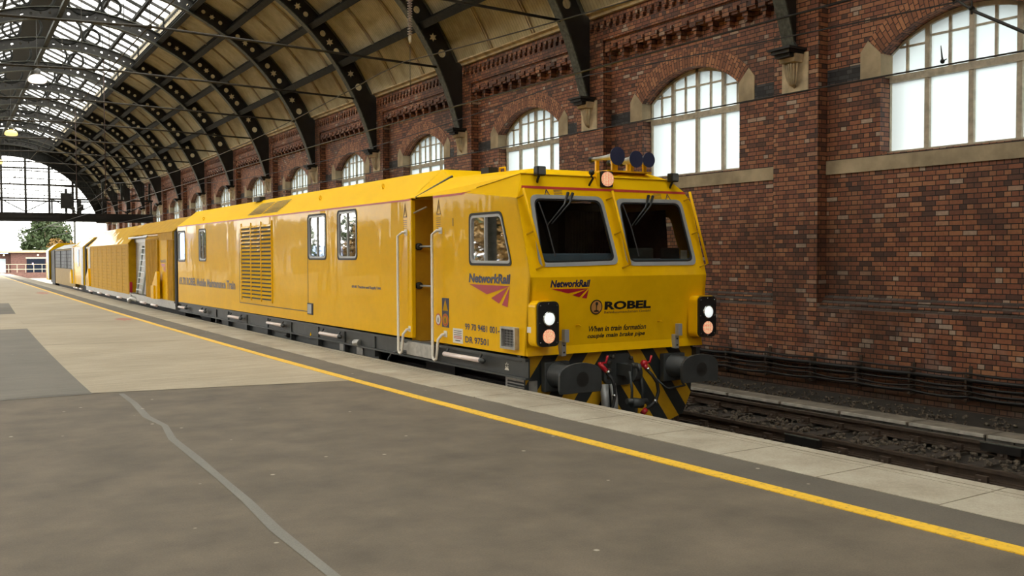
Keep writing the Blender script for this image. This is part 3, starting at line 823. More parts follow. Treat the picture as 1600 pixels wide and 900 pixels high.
        part('edge_block', g.warp(), M['cess_blk'], t)
        s += L
    # hollow buffers at the sleepers' feet (point heater boxes)
    for (s, n, lb) in ((6.9, 12.06, 'black metal box bolted beside the far rail'), (8.75, 10.42, 'black metal box bolted beside the nearer rail close to the train')):
        t = thing('rail_lubricator', lb, 'metal box', W(s, n, -1.0))
        g = G(); g.box(s-.28, s+.28, n-.16, n-.06, -1.0, -.90); part('box', g.warp(), M['cable'], t)
        g = G(); g.tube([W(s-.3, n-.14, -.895), W(s+.3, n-.14, -.895)], .012, 6); part('pipe', g, M['iron_lt'], t, 'pale pipe')
    # brackets and cables on the wall
    brs = [3.2, 4.22, 5.25, 6.28, 7.3, 8.32, 9.3, 10.32, 11.3, 12.35, 13.38, 14.4, 15.4, 16.4, 17.4]
    for j, s in enumerate(brs):
        dz = -.0 if j % 2 else -.03
        t = thing('cable_bracket', 'rusty iron bracket holding the cables low on the brick wall', 'bracket', W(s, NP-.05, -.62), group='cable brackets on the wall')
        g = G(); g.box(s-.025, s+.025, NP-.02, NP, -.62, -.12+dz); part('upright', g.warp(), M['rail'], t)
        g = G()
        for z in (-.245, -.33, -.41, -.50, -.60): g.box(s-.02, s+.02, NP-.13, NP-.02, z-.03, z-.018); g.box(s-.02, s+.02, NP-.14, NP-.125, z-.03, z+.01)
        part('hook', g.warp(), M['rail'], t)
    names = ['uppermost', 'second from the top', 'third from the top', 'fourth from the top', 'lowest']
    for c, (z, r, sag) in enumerate([(-.235, .016, .03), (-.35, .034, .012), (-.425, .018, .03), (-.50, .014, .05), (-.585, .022, .035)]):
        pts = []; s = 1.0
        while s < 19:
            i = max([q for q in range(len(brs)) if brs[q] <= s], default=None)
            if i is None or i+1 >= len(brs): f = .5
            else: f = (s-brs[i])/(brs[i+1]-brs[i])
            pts.append(W(s, NP-.075+.012*sin(s*2+c), z+r-sag*4*f*(1-f)*(.6+.4*sin(c*3+(i or 0)*1.7)))); s += .17
        g = G(); g.tube(pts, r, 7)
        solo('cable', g, M['cable'], 'black cable along the foot of the wall, %s of the five' % names[c], 'cable', 'cables on the wall')
build_tracks()

# ------------------------------------------------------------------ overhead line
def build_wires():
    wm = M['cable']
    def wire(n, z0, z1, r, name, lb, sag=0, sa=-33, sb=118, span=31):
        g = G(); pts = []; s = sa
        while s <= sb:
            f = ((s-15.2) % span)/span; z = z0-sag*4*f*(1-f); pts.append(W(s, n, z)); s += 1.0
        g.tube(pts, r, 5); solo(name, g, wm, lb, 'overhead wire')
    wire(7.47, 3.79, 0, .012, 'contact_wire', 'lower overhead wire straight above the yellow train')
    wire(7.47, 4.78, 0, .010, 'catenary_wire', 'upper sagging overhead wire above the yellow train', .5)
    wire(11.25, 3.85, 0, .012, 'contact_wire', 'lower overhead wire above the empty far track')
    wire(11.25, 4.9, 0, .011, 'catenary_wire', 'upper sagging overhead wire above the empty far track', .4)
    # droppers are too thin to see; the insulators are not
    t = thing('insulator', 'long ribbed insulator hanging near the top middle of the picture', 'insulator', W(14.75, 7.46, 5.1))
    P = W(14.75, 7.46, 0)
    g = G(); prof = []
    z = 5.16
    while z < 5.78: prof += [(.016, z), (.042, z+.012), (.042, z+.02), (.016, z+.03)]; z += .042
    g.lathe(prof, P, (0, 0, 1), 12); part('ribbed_body', g, paint('porcelain', (.30, .24, .20), .3, vary=.3, scale=30), t)
    g = G(); g.lathe([(.012, 5.02), (.024, 5.06), (.024, 5.15), (.014, 5.17)], P, (0, 0, 1), 10); g.lathe([(.014, 5.76), (.024, 5.80), (.024, 5.88), (.01, 5.92)], P, (0, 0, 1), 10)
    part('end_cap', g, M['frame'], t)
    g = G(); g.tube([P+Vector((0, 0, 4.25)), P+Vector((0, 0, 5.04))], .006, 5); g.tube([P+Vector((0, 0, 5.9)), P+Vector((0, 0, 10.4))], .008, 5); part('hanger_wire', g, M['iron_lt'], t)
    # steady arm at the top right
    t = thing('registration_arm', 'dark steady arm of the overhead line in front of the big window', 'overhead line arm', W(6.9, 11.25, 4.3))
    g = G(); g.tube([W(7.45, 11.25, 4.83), W(6.9, 11.25, 4.42), W(6.2, 11.27, 4.02), W(5.6, 11.3, 3.92)], [.008, .02, .02, .012], 7); part('arm', g, M['iron_dark'], t)
    g = G()
    for s, z in ((6.95, 4.47), (7.2, 4.64)): g.sphere(W(s, 11.25, z), .045, 8, (1.3, .7, .7)); g.tube([W(s, 11.25, z-.07), W(s, 11.25, z+.09)], .012, 5)
    part('clamp', g, M['iron_dark'], t)
    P = W(7.35, 11.25, 3.90)
    t = thing('wire_clip', 'small black clip with a spike on the contact wire before the big window', 'clip', W(7.35, 11.25, 3.85))
    g = G(); g.sphere(P, .04, 8, (1, .6, .8)); g.tube([P, P+Vector((-.04, .0, .19))], [.014, .005], 5); g.tube([P, P+Vector((.09, 0, .04))], .008, 5); part('clip_body', g, M['iron_dark'], t)
    for (s, n, z0, z1, lb) in ((61.4, 7.6, 4.0, 9.9, 'thin reddish drop tube hanging left of the nearest ribs, above the train tail'), (49, 7.5, 4.2, 10.7, 'thin dark drop tube with its foot above the wagons')):
        g = G(); g.tube([W(s, n, z0), W(s, n, z1)], .022, 7); g.tube([W(s, n, z0+.1), W(s, n-.35, z0)], .02, 6); solo('drop_tube', g, paint('drop_tube_paint', (.06, .032, .025), .6), lb, 'tube')
build_wires()

# ------------------------------------------------------------------ lamps hanging from the crown
def build_lamps():
    body = paint('lamp_casting', (.09, .09, .085), .5)
    def lamp(s, n, z, lb, em, glow):
        t = thing('pendant_lamp', lb, 'lamp', W(s, n, z), group='pendant lamps')
        P = W(s, n, 0)
        gm = paint('lamp_glow', glow, .4, vary=.02, emis=em)
        g = G(); g.lathe([(.02, z+.02), (.27, z), (.34, z+.05), (.33, z+.14), (.26, z+.25), (.12, z+.31)], P, (0, 0, 1), 20); part('lit_bowl', g, gm, t, 'glowing bowl')
        g = G(); g.lathe([(.13, z+.30), (.12, z+.5), (.04, z+.55)], P, (0, 0, 1), 14); part('gear_housing', g, body, t)
        g = G(); g.tube([P+Vector((0, 0, z+.5)), P+Vector((0, 0, 11.0))], .012, 5); part('suspension', g, body, t)
    lamp(43.0, 4.25, 8.42, 'bright white glowing pendant lamp, nearest of the hanging lamps', 1.5, (1, .86, .72))
    lamp(61.6, 4.3, 8.35, 'yellow glowing pendant lamp, second of the row under the roof', 1.5, (1, .72, .22))
    lamp(79.9, 4.42, 8.3, 'small yellow pendant lamp at the left picture edge before the end screen', 1.5, (1, .72, .22))
build_lamps()

# ------------------------------------------------------------------ footbridge, end screen and the world outside
def build_end():
    dk = M['iron_dark']
    t = thing('footbridge', 'dark iron footbridge crossing the tracks before the end of the roof', 'footbridge', W(71.5, 5, 3.9))
    def across(g, s0, s1, n0, n1, z0, z1, q=1): g.box(s0, s1, n0, n1, z0, z1, ny=q)
    g = G(); across(g, 70.6, 70.8, -3, 13.4, 3.92, 4.42, 1); across(g, 72.4, 72.6, -3, 13.4, 3.92, 4.42); across(g, 70.6, 72.6, -3, 13.4, 4.0, 4.1)
    for z in (3.92, 4.38): across(g, 70.52, 70.88, -3, 13.4, z, z+.05)
    part('girder', g.warp(), dk, t)
    g = G()
    for n in [ -2.2+1.55*i for i in range(11)]: g.box(70.66, 70.74, n-.05, n+.05, 4.4, 5.35)
    g.box(70.6, 70.8, -3, 13.4, 5.3, 5.4)
    for i in range(10):
        n0 = -2.2+1.55*i; a, b = (4.45, 5.3) if i % 2 else (5.3, 4.45)
        g.prism([(n0, a), (n0+1.55, b), (n0+1.55, b+.07), (n0, a+.07)], lambda n, z: (70.67, n, z), lambda n, z: (70.73, n, z))
    part('parapet_truss', g.warp(), dk, t)
    g = G()
    for i in range(40): n = 6.5+.175*i; g.box(70.68, 70.70, n-.008, n+.008, 5.4, 6.5)
    for z in (5.7, 6.0, 6.3, 6.5): g.box(70.68, 70.71, 6.5, 13.35, z-.01, z+.01)
    for n in (8.6, 10.2, 11.4, 13.2): g.box(70.62, 70.76, n-.07, n+.07, 5.4, 6.55)
    part('mesh_screen', g.warp(), M['iron'], t)
    def sbox(n, z0, z1, w, name, lb, cat, s=70.3):
        t = thing(name, lb, cat, W(s, n, z0)); g = G(); g.box(s-.25, s, n-w, n+w, z0, z1); part('housing', g.warp(), M['iron'], t)
        g = G(); g.box(s-.27, s-.25, n-w*.8, n+w*.8, z0+.08, z1-.08); part('front_cover', g.warp(), dk, t)
        g = G(); g.box(s-.14, s-.04, n-.07, n+.07, z0-.3, z0); g.box(s-.14, s-.04, n-.07, n+.07, z1, z1+.3); part('mounting_post', g.warp(), dk, t)
    sbox(7.9, 4.72, 5.72, .33, 'signal_back_box', 'tall dark equipment box standing up against the bright end window', 'signal box')
    sbox(8.75, 4.62, 5.0, .2, 'signal_lamp_box', 'small dark lamp box right of the tall box on the footbridge', 'signal lamp')
    # end screen: gable with a glazed fan light
    sE = 92.75
    t = thing('end_screen', 'big glazed fan window closing the end of the train shed', 'window screen', W(sE, RC, 4.6))
    R1 = 7.45; zc = 2.62
    def ap(d, r=R1): return (RC+r*sin(math.radians(d)), zc+r*cos(math.radians(d)))
    dmax = math.degrees(math.acos((5.2-zc)/R1))
    g = G(); q = 40; D1 = 75
    inner = [ap(-dmax+2*dmax*i/q) for i in range(q+1)]
    outer = [(RC+9.3*sin(math.radians(-70+140*i/q)), 3.05+9.3*cos(math.radians(-70+140*i/q))) for i in range(q+1)]
    for i in range(q):
        a, b, c, d = inner[i], inner[i+1], outer[i+1], outer[i]
        g.add([(sE-.1,)+a, (sE-.1,)+b, (sE-.1,)+c, (sE-.1,)+d, (sE+.1,)+a, (sE+.1,)+b, (sE+.1,)+c, (sE+.1,)+d], [(0, 1, 2, 3), (7, 6, 5, 4), (0, 4, 5, 1), (3, 2, 6, 7)])
    for sg in (1, -1): g.box(sE-.1, sE+.1, RC+sg*(inner[-1][0]-RC), RC+sg*9.0, 4.5, 6.4)
    part('gable', g.warp(), M['iron_mid'], t, 'dark boarded gable')
    g = G(); g.box(sE-.2, sE+.2, -3.2, 13.4, 4.6, 5.2); part('transom_girder', g.warp(), dk, t)
    g = G()
    for n in (-2.1+0*1, -.28, 1.56, 3.38, 5.2, 7.03, 8.85, 10.7):
        h = math.sqrt(max(0, R1*R1-(n-RC)**2))+zc
        g.box(sE-.12, sE+.12, n-.09, n+.09, 5.2, h+.1)
    for z in (6.35, 7.72, 9.12):
        w = math.sqrt(R1*R1-(z-zc)**2); g.box(sE-.1, sE+.1, RC-w, RC+w, z-.06, z+.06)
    part('mullion', g.warp(), dk, t)
    g = G()
    n = -1.6
    while n < 12.8:
        h = math.sqrt(max(0, R1*R1-(n-RC)**2))+zc
        if h > 5.3: g.box(sE-.02, sE+.02, n-.018, n+.018, 5.2, h)
        n += .456
    for z in (5.75, 7.0, 8.4):
        w = math.sqrt(R1*R1-(z-zc)**2); g.box(sE-.02, sE+.02, RC-w, RC+w, z-.015, z+.015)
    part('glazing_bar', g.warp(), M['iron'], t)
    g = G(); P = [(sE,)+p for p in inner]; g.add(P, [tuple(range(len(P)))]); part('fan_glass', g.warp(), M['clear'], t)
    # the ground beyond
    g = G(); g.box(-400, 500, 85, 900, -2.2, -1.25); struct('ground', g, tarmac('pale_ground', (.16, .145, .105), (.22, .20, .15), .2), 'pale open ground beyond the station')
    g = G(); g.box(-60, -7, -60, 120, -1.5, -.05); struct('ground', g, M['tar'], 'forecourt on the left, out of view')
    g = G(); g.box(-400, 500, -60, -12.5, -2.2, -1.25); struct('ground', g, M['dirt'])
    g = G(); g.box(11, 200, -12.5, 85, -2.4, -1.6); struct('ground', g, M['dirt'])
    red = M['paleb']
    O = Vector((22.6, 147, -1.25))
    FB = Frame(Matrix.Translation(O) @ Matrix.Rotation(-.10, 4, 'Z'))
    t = thing('brick_building', 'low flat-roofed pale red brick building outside beyond the platform end', 'building', (0, 0, 0), FB)
    g = G(); g.box(-1.6, 5.5, 0, 8, 0, 3.55); part('wall', g, red, t); g = G(); g.box(-4.6, -1.6, 1.2, 8, 0, 3.3); part('annex_wall', g, red, t)
    g = G(); g.box(-6.4, 7, -.7, 9, 3.45, 3.75); part('flat_roof', g, M['stone'], t, 'pale flat roof slab')
    g = G(); g.box(.3, 2.6, -.06, .1, .7, 2.6)
    w = part('window', g, paint('dark_blue_glazing', (.008, .012, .022), .4, spec=.1), t, 'dark blue shop window')
    g = G(); g.box(.2, 2.7, -.1, .02, 2.6, 2.8); part('lintel', g, M['frame'], t)
    g = G(); g.box(.95, 1.15, -.09, -.05, 1.75, 2.05); part('poster', g, paint('white_poster', (.4, .3, .4), .6), w)
    g = G(); g.box(-2.9, -2.2, 1.1, 1.25, .7, 2.6); part('door', g, paint('pale_blue_door', (.45, .55, .62), .5), t)
    g = G(); g.box(-4.5, -4.0, 1.1, 1.25, .7, 2.6); part('door', g, paint('grey_door', (.3, .33, .36), .5), t)
    for x in (-4.2, -2.4, 1.7):
        g = G(); g.sphere((x, -.3 if x > 0 else .9, 3.1), .13, 8); part('wall_lamp', g, paint('wall_lamp_glow', (1, .9, .6), .4, emis=1.5), t)
    FR = FB
    g = G(); g.box(-7, 5, -3, -2.6, 0, .75); g.box(-7, 5, -2.6, -.8, 0, .62)
    t2 = thing('access_ramp', 'low brick ramp with pale railings in front of the red building', 'ramp', (0, -3, 0), FR); part('ramp_wall', g, red, t2)
    g = G()
    for i in range(13): g.box(-7+i-.025, -7+i+.025, -2.85, -2.8, .6, 1.85)
    for z in (1.2, 1.85): g.box(-7, 5, -2.86, -2.79, z-.03, z+.03)
    part('railing', g, M['frame'], t2, 'pale tubular railing')
    # a tree and a shrub
    lf = [paint('foliage_green', (.026, .048, .012), .7, vary=.5, scale=3), paint('foliage_autumn', (.15, .085, .016), .7, vary=.4, scale=3), paint('shrub_green', (.05, .09, .01), .7, vary=.4, scale=3)]
    bark = paint('bark', (.08, .06, .04), .9)
    def tree(x, y, z, h, r, lb, seed, mats, nl=900, fr=.3, name='tree'):
        t = thing(name, lb, name, (x, y, z)); rnd = random.Random(seed)
        g = G(); g.tube([(x, y, z), (x+.1, y, z+h*.35), (x, y, z+h*.6)], [r*.07, r*.05, r*.025], 7)
        for i in range(7):
            a = i*.9; g.tube([(x, y, z+h*(.25+.04*i)), (x+r*.5*cos(a), y+r*.5*sin(a), z+h*(.5+.05*i))], [r*.03, r*.01], 5)
        part('trunk', g, bark, t)
        for mi, m in enumerate(mats):
            g = G()
            blobs = []
            for i in range((30 if nl > 5000 else 16) if mi == 0 else 9):
                a = rnd.uniform(0, 6.3); rr = r*rnd.uniform(.1, .75)
                if mi: a = rnd.uniform(-1.2, .9)
                zz = z+h*rnd.uniform(.3, .9); sc = 1-.55*abs((zz-z)/h-.5)*1.4
                blobs.append((x+rr*cos(a)*sc, y+rr*sin(a)*sc, zz, r*rnd.uniform(.2, .4)))
            for i in range(nl if mi == 0 else nl//2):
                b = rnd.choice(blobs); u = Vector((rnd.gauss(0, 1), rnd.gauss(0, 1), rnd.gauss(0, 1))).normalized()*b[3]*rnd.uniform(.5, 1.05)
                p = Vector(b[:3])+u; s = r*(.05 if nl < 5000 else .055)*rnd.uniform(.7, 1.6)
                a = Vector((rnd.gauss(0, 1), rnd.gauss(0, 1), rnd.gauss(0, 1))).normalized(); c = a.cross(Vector((rnd.gauss(0, 1), rnd.gauss(0, 1), rnd.gauss(0, 1)))).normalized()
                g.add([p-a*s, p+c*s*.5, p+a*s, p-c*s*.5], [(0, 1, 2, 3)])
            o = part('foliage', g, m, t, 'turning leaves' if mi else None)
    tree(29.5, 171, -1.25, 9.0, 4.6, 'large round tree turning from green to orange beyond the building', 4, lf[:2], 9000)
    tree(21.4, 158, -1.25, 3.1, 1.0, 'small bright green bush at the left end of the brick building', 9, lf[2:3], 500, name='bush')
    ml = ['nearest', 'second', 'third', 'fourth', 'fifth', 'sixth', 'seventh', 'eighth', 'farthest']
    for i, (x, y, h, r) in enumerate([(-22, 39, 8.5, 3.8), (-22, 45, 8, 3.8), (-21, 52, 8, 3.8), (-20, 59, 7, 3.8), (-19, 67, 6.5, 4), (-16, 78, 6, 4), (-13, 90, 6, 4), (-9, 105, 6, 4), (-3, 122, 6.5, 4.4)]):
        tree(x, y, -1.25, h, r, '%s tree left of the station, seen only mirrored in the train' % ml[i], 20+i, lf[:2] if i % 2 else lf[:1], 3000)
    g = G(); P = []
    pts = [(-300, 0), (-120, 18), (-40, 30), (10, 37), (48, 33), (85, 22), (130, 12), (200, 4), (320, 0)]
    q = 4
    vs = []; fs = []
    for i, (x, h) in enumerate(pts): vs += [(x-40, 560, -3), (x-40, 640, -3+h*.72), (x-40, 760, -3)]
    for i in range(len(pts)-1): fs += [(i*3, i*3+3, i*3+4, i*3+1), (i*3+1, i*3+4, i*3+5, i*3+2)]
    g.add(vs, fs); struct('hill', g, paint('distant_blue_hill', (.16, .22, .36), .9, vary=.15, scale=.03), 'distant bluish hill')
    g = G(); g.lathe([(.17, 0), (.13, 9.5)], (27.9, 141, -1.25), (0, 0, 1), 10)
    t = thing('line_mast', 'grey overhead-line mast standing outside right of the tree', 'mast', (27.9, 141, -1.25)); part('mast', g, M['iron'], t)
    g = G(); g.tube([(27.9, 141, 5.6), (24.6, 141, 5.7)], .05, 6); g.tube([(27.9, 141, 7.0), (24.8, 141, 5.75)], .035, 6); part('cantilever', g, M['iron_lt'], t)
    g = G(); g.box(-34.6, -34, -18.2, 14, -1.2, 12.5, ny=8); struct('light_block_back', g.warp(), M['brick'], 'added unseen brick wall behind the camera, blocking light')  # unseen wall added to cut the light reaching the train nose from behind
    # the neighbouring span on the left: only mirrored in the train and shading the platform
    g = G(); g.box(-34, 41, -18.2, -17.6, -.05, 7.0, nx=36); struct('wall_left', g.warp(), M['brick'], 'brick wall of the neighbouring span on the left')
    def second(d0, d1, r, name, m, lb):
        g = G(); q = 10; ns = 50; c0, z0 = RC-15.6, 3.05; sa, sb = -31, sk(K1)
        P = lambda d, rr: (c0+rr*sin(math.radians(d)), z0+rr*cos(math.radians(d)))
        for j in range(ns):
            a, b = sa+(sb-sa)*j/ns, sa+(sb-sa)*(j+1)/ns
            for i in range(q):
                e0, e1 = d0+(d1-d0)*i/q, d0+(d1-d0)*(i+1)/q
                (n0, y0), (n1, y1) = P(e0, r), P(e1, r)
                u = [(a, math.radians(e0)*r), (b, math.radians(e0)*r), (b, math.radians(e1)*r), (a, math.radians(e1)*r)]
                g.add([(a, n0, y0), (b, n0, y0), (b, n1, y1), (a, n1, y1)], [(0, 1, 2, 3)], [u])
        return struct(name, g.warp(), m, lb)
    second(26, 63, 8.55, 'ceiling', M['boards'], 'boarded slope of the neighbouring roof on the left'); second(-63, -26, 8.55, 'ceiling', M['boards'], 'far boarded slope of the neighbouring roof')
    second(-26, 26, 8.6, 'skylight_left', M['roofglass'], 'glazed crown of the neighbouring roof')
build_end()

# ------------------------------------------------------------------ the yellow train
def train_paint():
    m, nt, b = nodes('glossy_yellow_paint'); co = objco(nt)
    n = noise(nt, co, 1.3, 3); n2 = noise(nt, co, 9, 5)
    col = ramp(nt, n, [(.3, (.81, .455, .003)), (.7, (.88, .505, .004))])
    col = mix(nt, .12, col, ramp(nt, n2, [(.35, (.7, .66, .55)), (.6, (1, 1, 1))]), 'MULTIPLY')
    nt.links.new(col, b.inputs['Base Color']); b.inputs['Roughness'].default_value = .38
    b.inputs['Coat Weight'].default_value = .7; b.inputs['Coat Roughness'].default_value = .03; b.inputs['Coat IOR'].default_value = 1.16; b.inputs['Specular IOR Level'].default_value = .03
    mp = N(nt, 'Mapping'); mp.inputs['Scale'].default_value = (1.6, 1.6, .5); nt.links.new(co, mp.inputs[0]); n3 = noise(nt, mp.outputs[0], 1.1, 2, .4)
    bump(nt, b, n3, .4, .02)
    bn = [x for x in nt.nodes if x.type == 'BUMP'][0]; nt.links.new(bn.outputs[0], b.inputs['Coat Normal'])
    return m
M['yel'] = train_paint()
M['yel_roof'] = paint('yellow_roof_paint', (.90, .53, .004), .5, coat=0, vary=.04, scale=1.5, spec=.03)
M['sideglass'] = tinted('saloon_glass', (.55, .58, .57), ior=1.22)
M['yel_shade'] = paint('doorway_shade_yellow', (.50, .27, .01), .5, vary=.1)  # body yellow darkened, shade of the deep doorway put into the colour
M['solebar'] = paint('dark_grey_underframe', (.036, .040, .040), .5, vary=.25, scale=5)
M['under'] = paint('sooty_underframe', (.014, .014, .014), .7, vary=.4)
M['rubber'] = paint('black_rubber', (.012, .012, .012), .6)
M['grey_al'] = paint('grey_window_frame', (.36, .37, .37), .4, metal=.3, vary=.08)
M['white'] = paint('white_tube_paint', (.74, .70, .62), .35, vary=.08)
M['whitec'] = paint('pink_white_cylinder', (.78, .66, .62), .3, vary=.06)
M['stripe'] = paint('red_cantrail_stripe', (.55, .05, .03), .4, vary=.05)
M['navy'] = paint('navy_lettering', (.02, .02, .065), .4, vary=.05)
M['redl'] = paint('crimson_logo', (.42, .015, .03), .35, vary=.05)
M['black'] = paint('black_paint', (.01, .01, .01), .4)
M['redv'] = paint('red_valve', (.45, .01, .02), .3)
M['alu'] = paint('bare_aluminium', (.42, .41, .38), .4, metal=.6, vary=.2, scale=12)
M['horn_blue'] = paint('dark_blue_horn_cover', (.018, .024, .07), .5)
M['inner'] = paint('dark_cab_interior', (.012, .009, .006), .9)
M['blind'] = paint('grey_blind', (.10, .105, .10), .25, coat=.6)
M['curtain'] = paint('brown_curtain', (.05, .03, .025), .8, vary=.4, scale=8)
M['ochre'] = paint('yellow_dull_panel', (.50, .275, .006), .6, vary=.12, spec=.08)
def hazard():
    m, nt, b = nodes('hazard_stripes'); uv = uvmap(nt); sx = N(nt, 'SeparateXYZ'); nt.links.new(uv, sx.inputs[0])
    f = N(nt, 'Math', operation='FRACT'); mu = N(nt, 'Math', operation='DIVIDE'); mu.inputs[1].default_value = .41; nt.links.new(sx.outputs[0], mu.inputs[0]); nt.links.new(mu.outputs[0], f.inputs[0])
    g = N(nt, 'Math', operation='GREATER_THAN'); g.inputs[1].default_value = .5; nt.links.new(f.outputs[0], g.inputs[0])
    col = mix(nt, g.outputs[0], (.60, .34, .01), (.022, .028, .03)); n = noise(nt, objco(nt), 7, 5)
    col = mix(nt, .4, col, ramp(nt, n, [(.3, (.5, .5, .5)), (.65, (1, 1, 1))]), 'MULTIPLY')
    nt.links.new(col, b.inputs['Base Color']); b.inputs['Roughness'].default_value = .4; return m
M['hazard'] = hazard()
M['ochre_dk'] = paint('brown_small_lettering', (.20, .10, .01), .5)
def led():
    m, nt, b = nodes('led_cluster'); uv = uvmap(nt); v = N(nt, 'TexVoronoi'); v.inputs['Scale'].default_value = 62; v.inputs['Randomness'].default_value = .15; nt.links.new(uv, v.inputs['Vector'])
    col = ramp(nt, v.outputs['Distance'], [(.25, (1, .86, .58)), (.40, (.85, .30, .14)), (.6, (.5, .06, .03))])
    nt.links.new(col, b.inputs['Base Color']); nt.links.new(col, b.inputs['Emission Color']); b.inputs['Emission Strength'].default_value = .62; b.inputs['Roughness'].default_value = .2; return m
M['led'] = led()
M['lens'] = paint('lit_headlight_lens', (.85, .95, .92), .08, vary=.1, scale=9, emis=.75)
M['chrome'] = paint('chrome_rim', (.6, .62, .6), .15, metal=.9, vary=.05)

ANG = .0656
TO = Vector((5.8834, 0, 0))
TM = Matrix.Translation(TO) @ Matrix.Rotation(-ANG, 4, 'Z')       # authoring: x = lateral from the platform side, y = along, z up from platform
TF = Frame(TM)
WB = 2.62
TC = WB/2

def text_geo(s, w, h, bold=0.0, shear=0.0):
    cu = bpy.data.curves.new('lettering', 'FONT'); cu.body = s; cu.offset = bold; cu.shear = shear; cu.resolution_u = 3; cu.fill_mode = 'FRONT'
    ob = bpy.data.objects.new('lettering', cu); COL.objects.link(ob); bpy.context.view_layer.update()
    me = bpy.data.meshes.new_from_object(ob.evaluated_get(bpy.context.evaluated_depsgraph_get()))
    vs = [v.co.copy() for v in me.vertices]; fs = [tuple(p.vertices) for p in me.polygons]
    bpy.data.objects.remove(ob); bpy.data.curves.remove(cu); bpy.data.meshes.remove(me)
    x0, x1 = min(v.x for v in vs), max(v.x for v in vs); y0, y1 = min(v.y for v in vs), max(v.y for v in vs)
    return [((v.x-x0)/(x1-x0)*w, (v.y-y0)/(y1-y0)*h) for v in vs], fs
def put_text(g, s, w, h, fn, bold=0., shear=0.):
    v, f = text_geo(s, w, h, bold, shear); g.add([fn(a, b) for a, b in v], f); return g
def rrect(x0, x1, y0, y1, r, q=5):
    pts = []
    for cx, cy, a0 in ((x1-r, y1-r, 0), (x0+r, y1-r, 90), (x0+r, y0+r, 180), (x1-r, y0+r, 270)):
        for i in range(q+1): a = math.radians(a0+90*i/q); pts.append((cx+r*cos(a), cy+r*sin(a)))
    return pts
def rpoly(P, r, q=5):
    """round the corners of a polygon"""
    out = []; n = len(P)
    for i in range(n):
        a, b, c = Vector(P[i-1]), Vector(P[i]), Vector(P[(i+1) % n]); u = (a-b).normalized()*r; v = (c-b).normalized()*r
        for j in range(q+1):
            t = j/q; p = (b+u)*(1-t)**2+b*2*t*(1-t)+(b+v)*t*t; out.append((p[0], p[1]))
    return out
def shrink(P, d):
    cx = sum(p[0] for p in P)/len(P); cy = sum(p[1] for p in P)/len(P); w = max(p[0] for p in P)-min(p[0] for p in P); h = max(p[1] for p in P)-min(p[1] for p in P)
    return [(cx+(p[0]-cx)*(1-2*d/w), cy+(p[1]-cy)*(1-2*d/h)) for p in P]
def logo_tri(g, fn, w, h):
    """fn(u,v): u 0..w to the right, v 0 at the top edge downward negative"""
    for P in ([(0, 0), (1, -.02), (.445, -.46)], [(.955, -.06), (.74, -.86), (.55, -.63)], [(.985, -.08), (.94, -1), (.81, -.92)]):
        g.add([fn(a*w, b*h) for a, b in P], [(0, 1, 2)])
ZK, TK, TB, ZBt, TS, ZS = 1.265, 8.786, 8.885, .375, 9.11, 2.314
def ws(l, z, off=0): return (l, TK+(z-ZK)*(TS-TK)/(ZS-ZK)-off, z)        # windscreen plane
def lf_(l, z, off=0): return (l, TK+(ZK-z)*(TB-TK)/(ZK-ZBt)-off, z)      # lower front plane

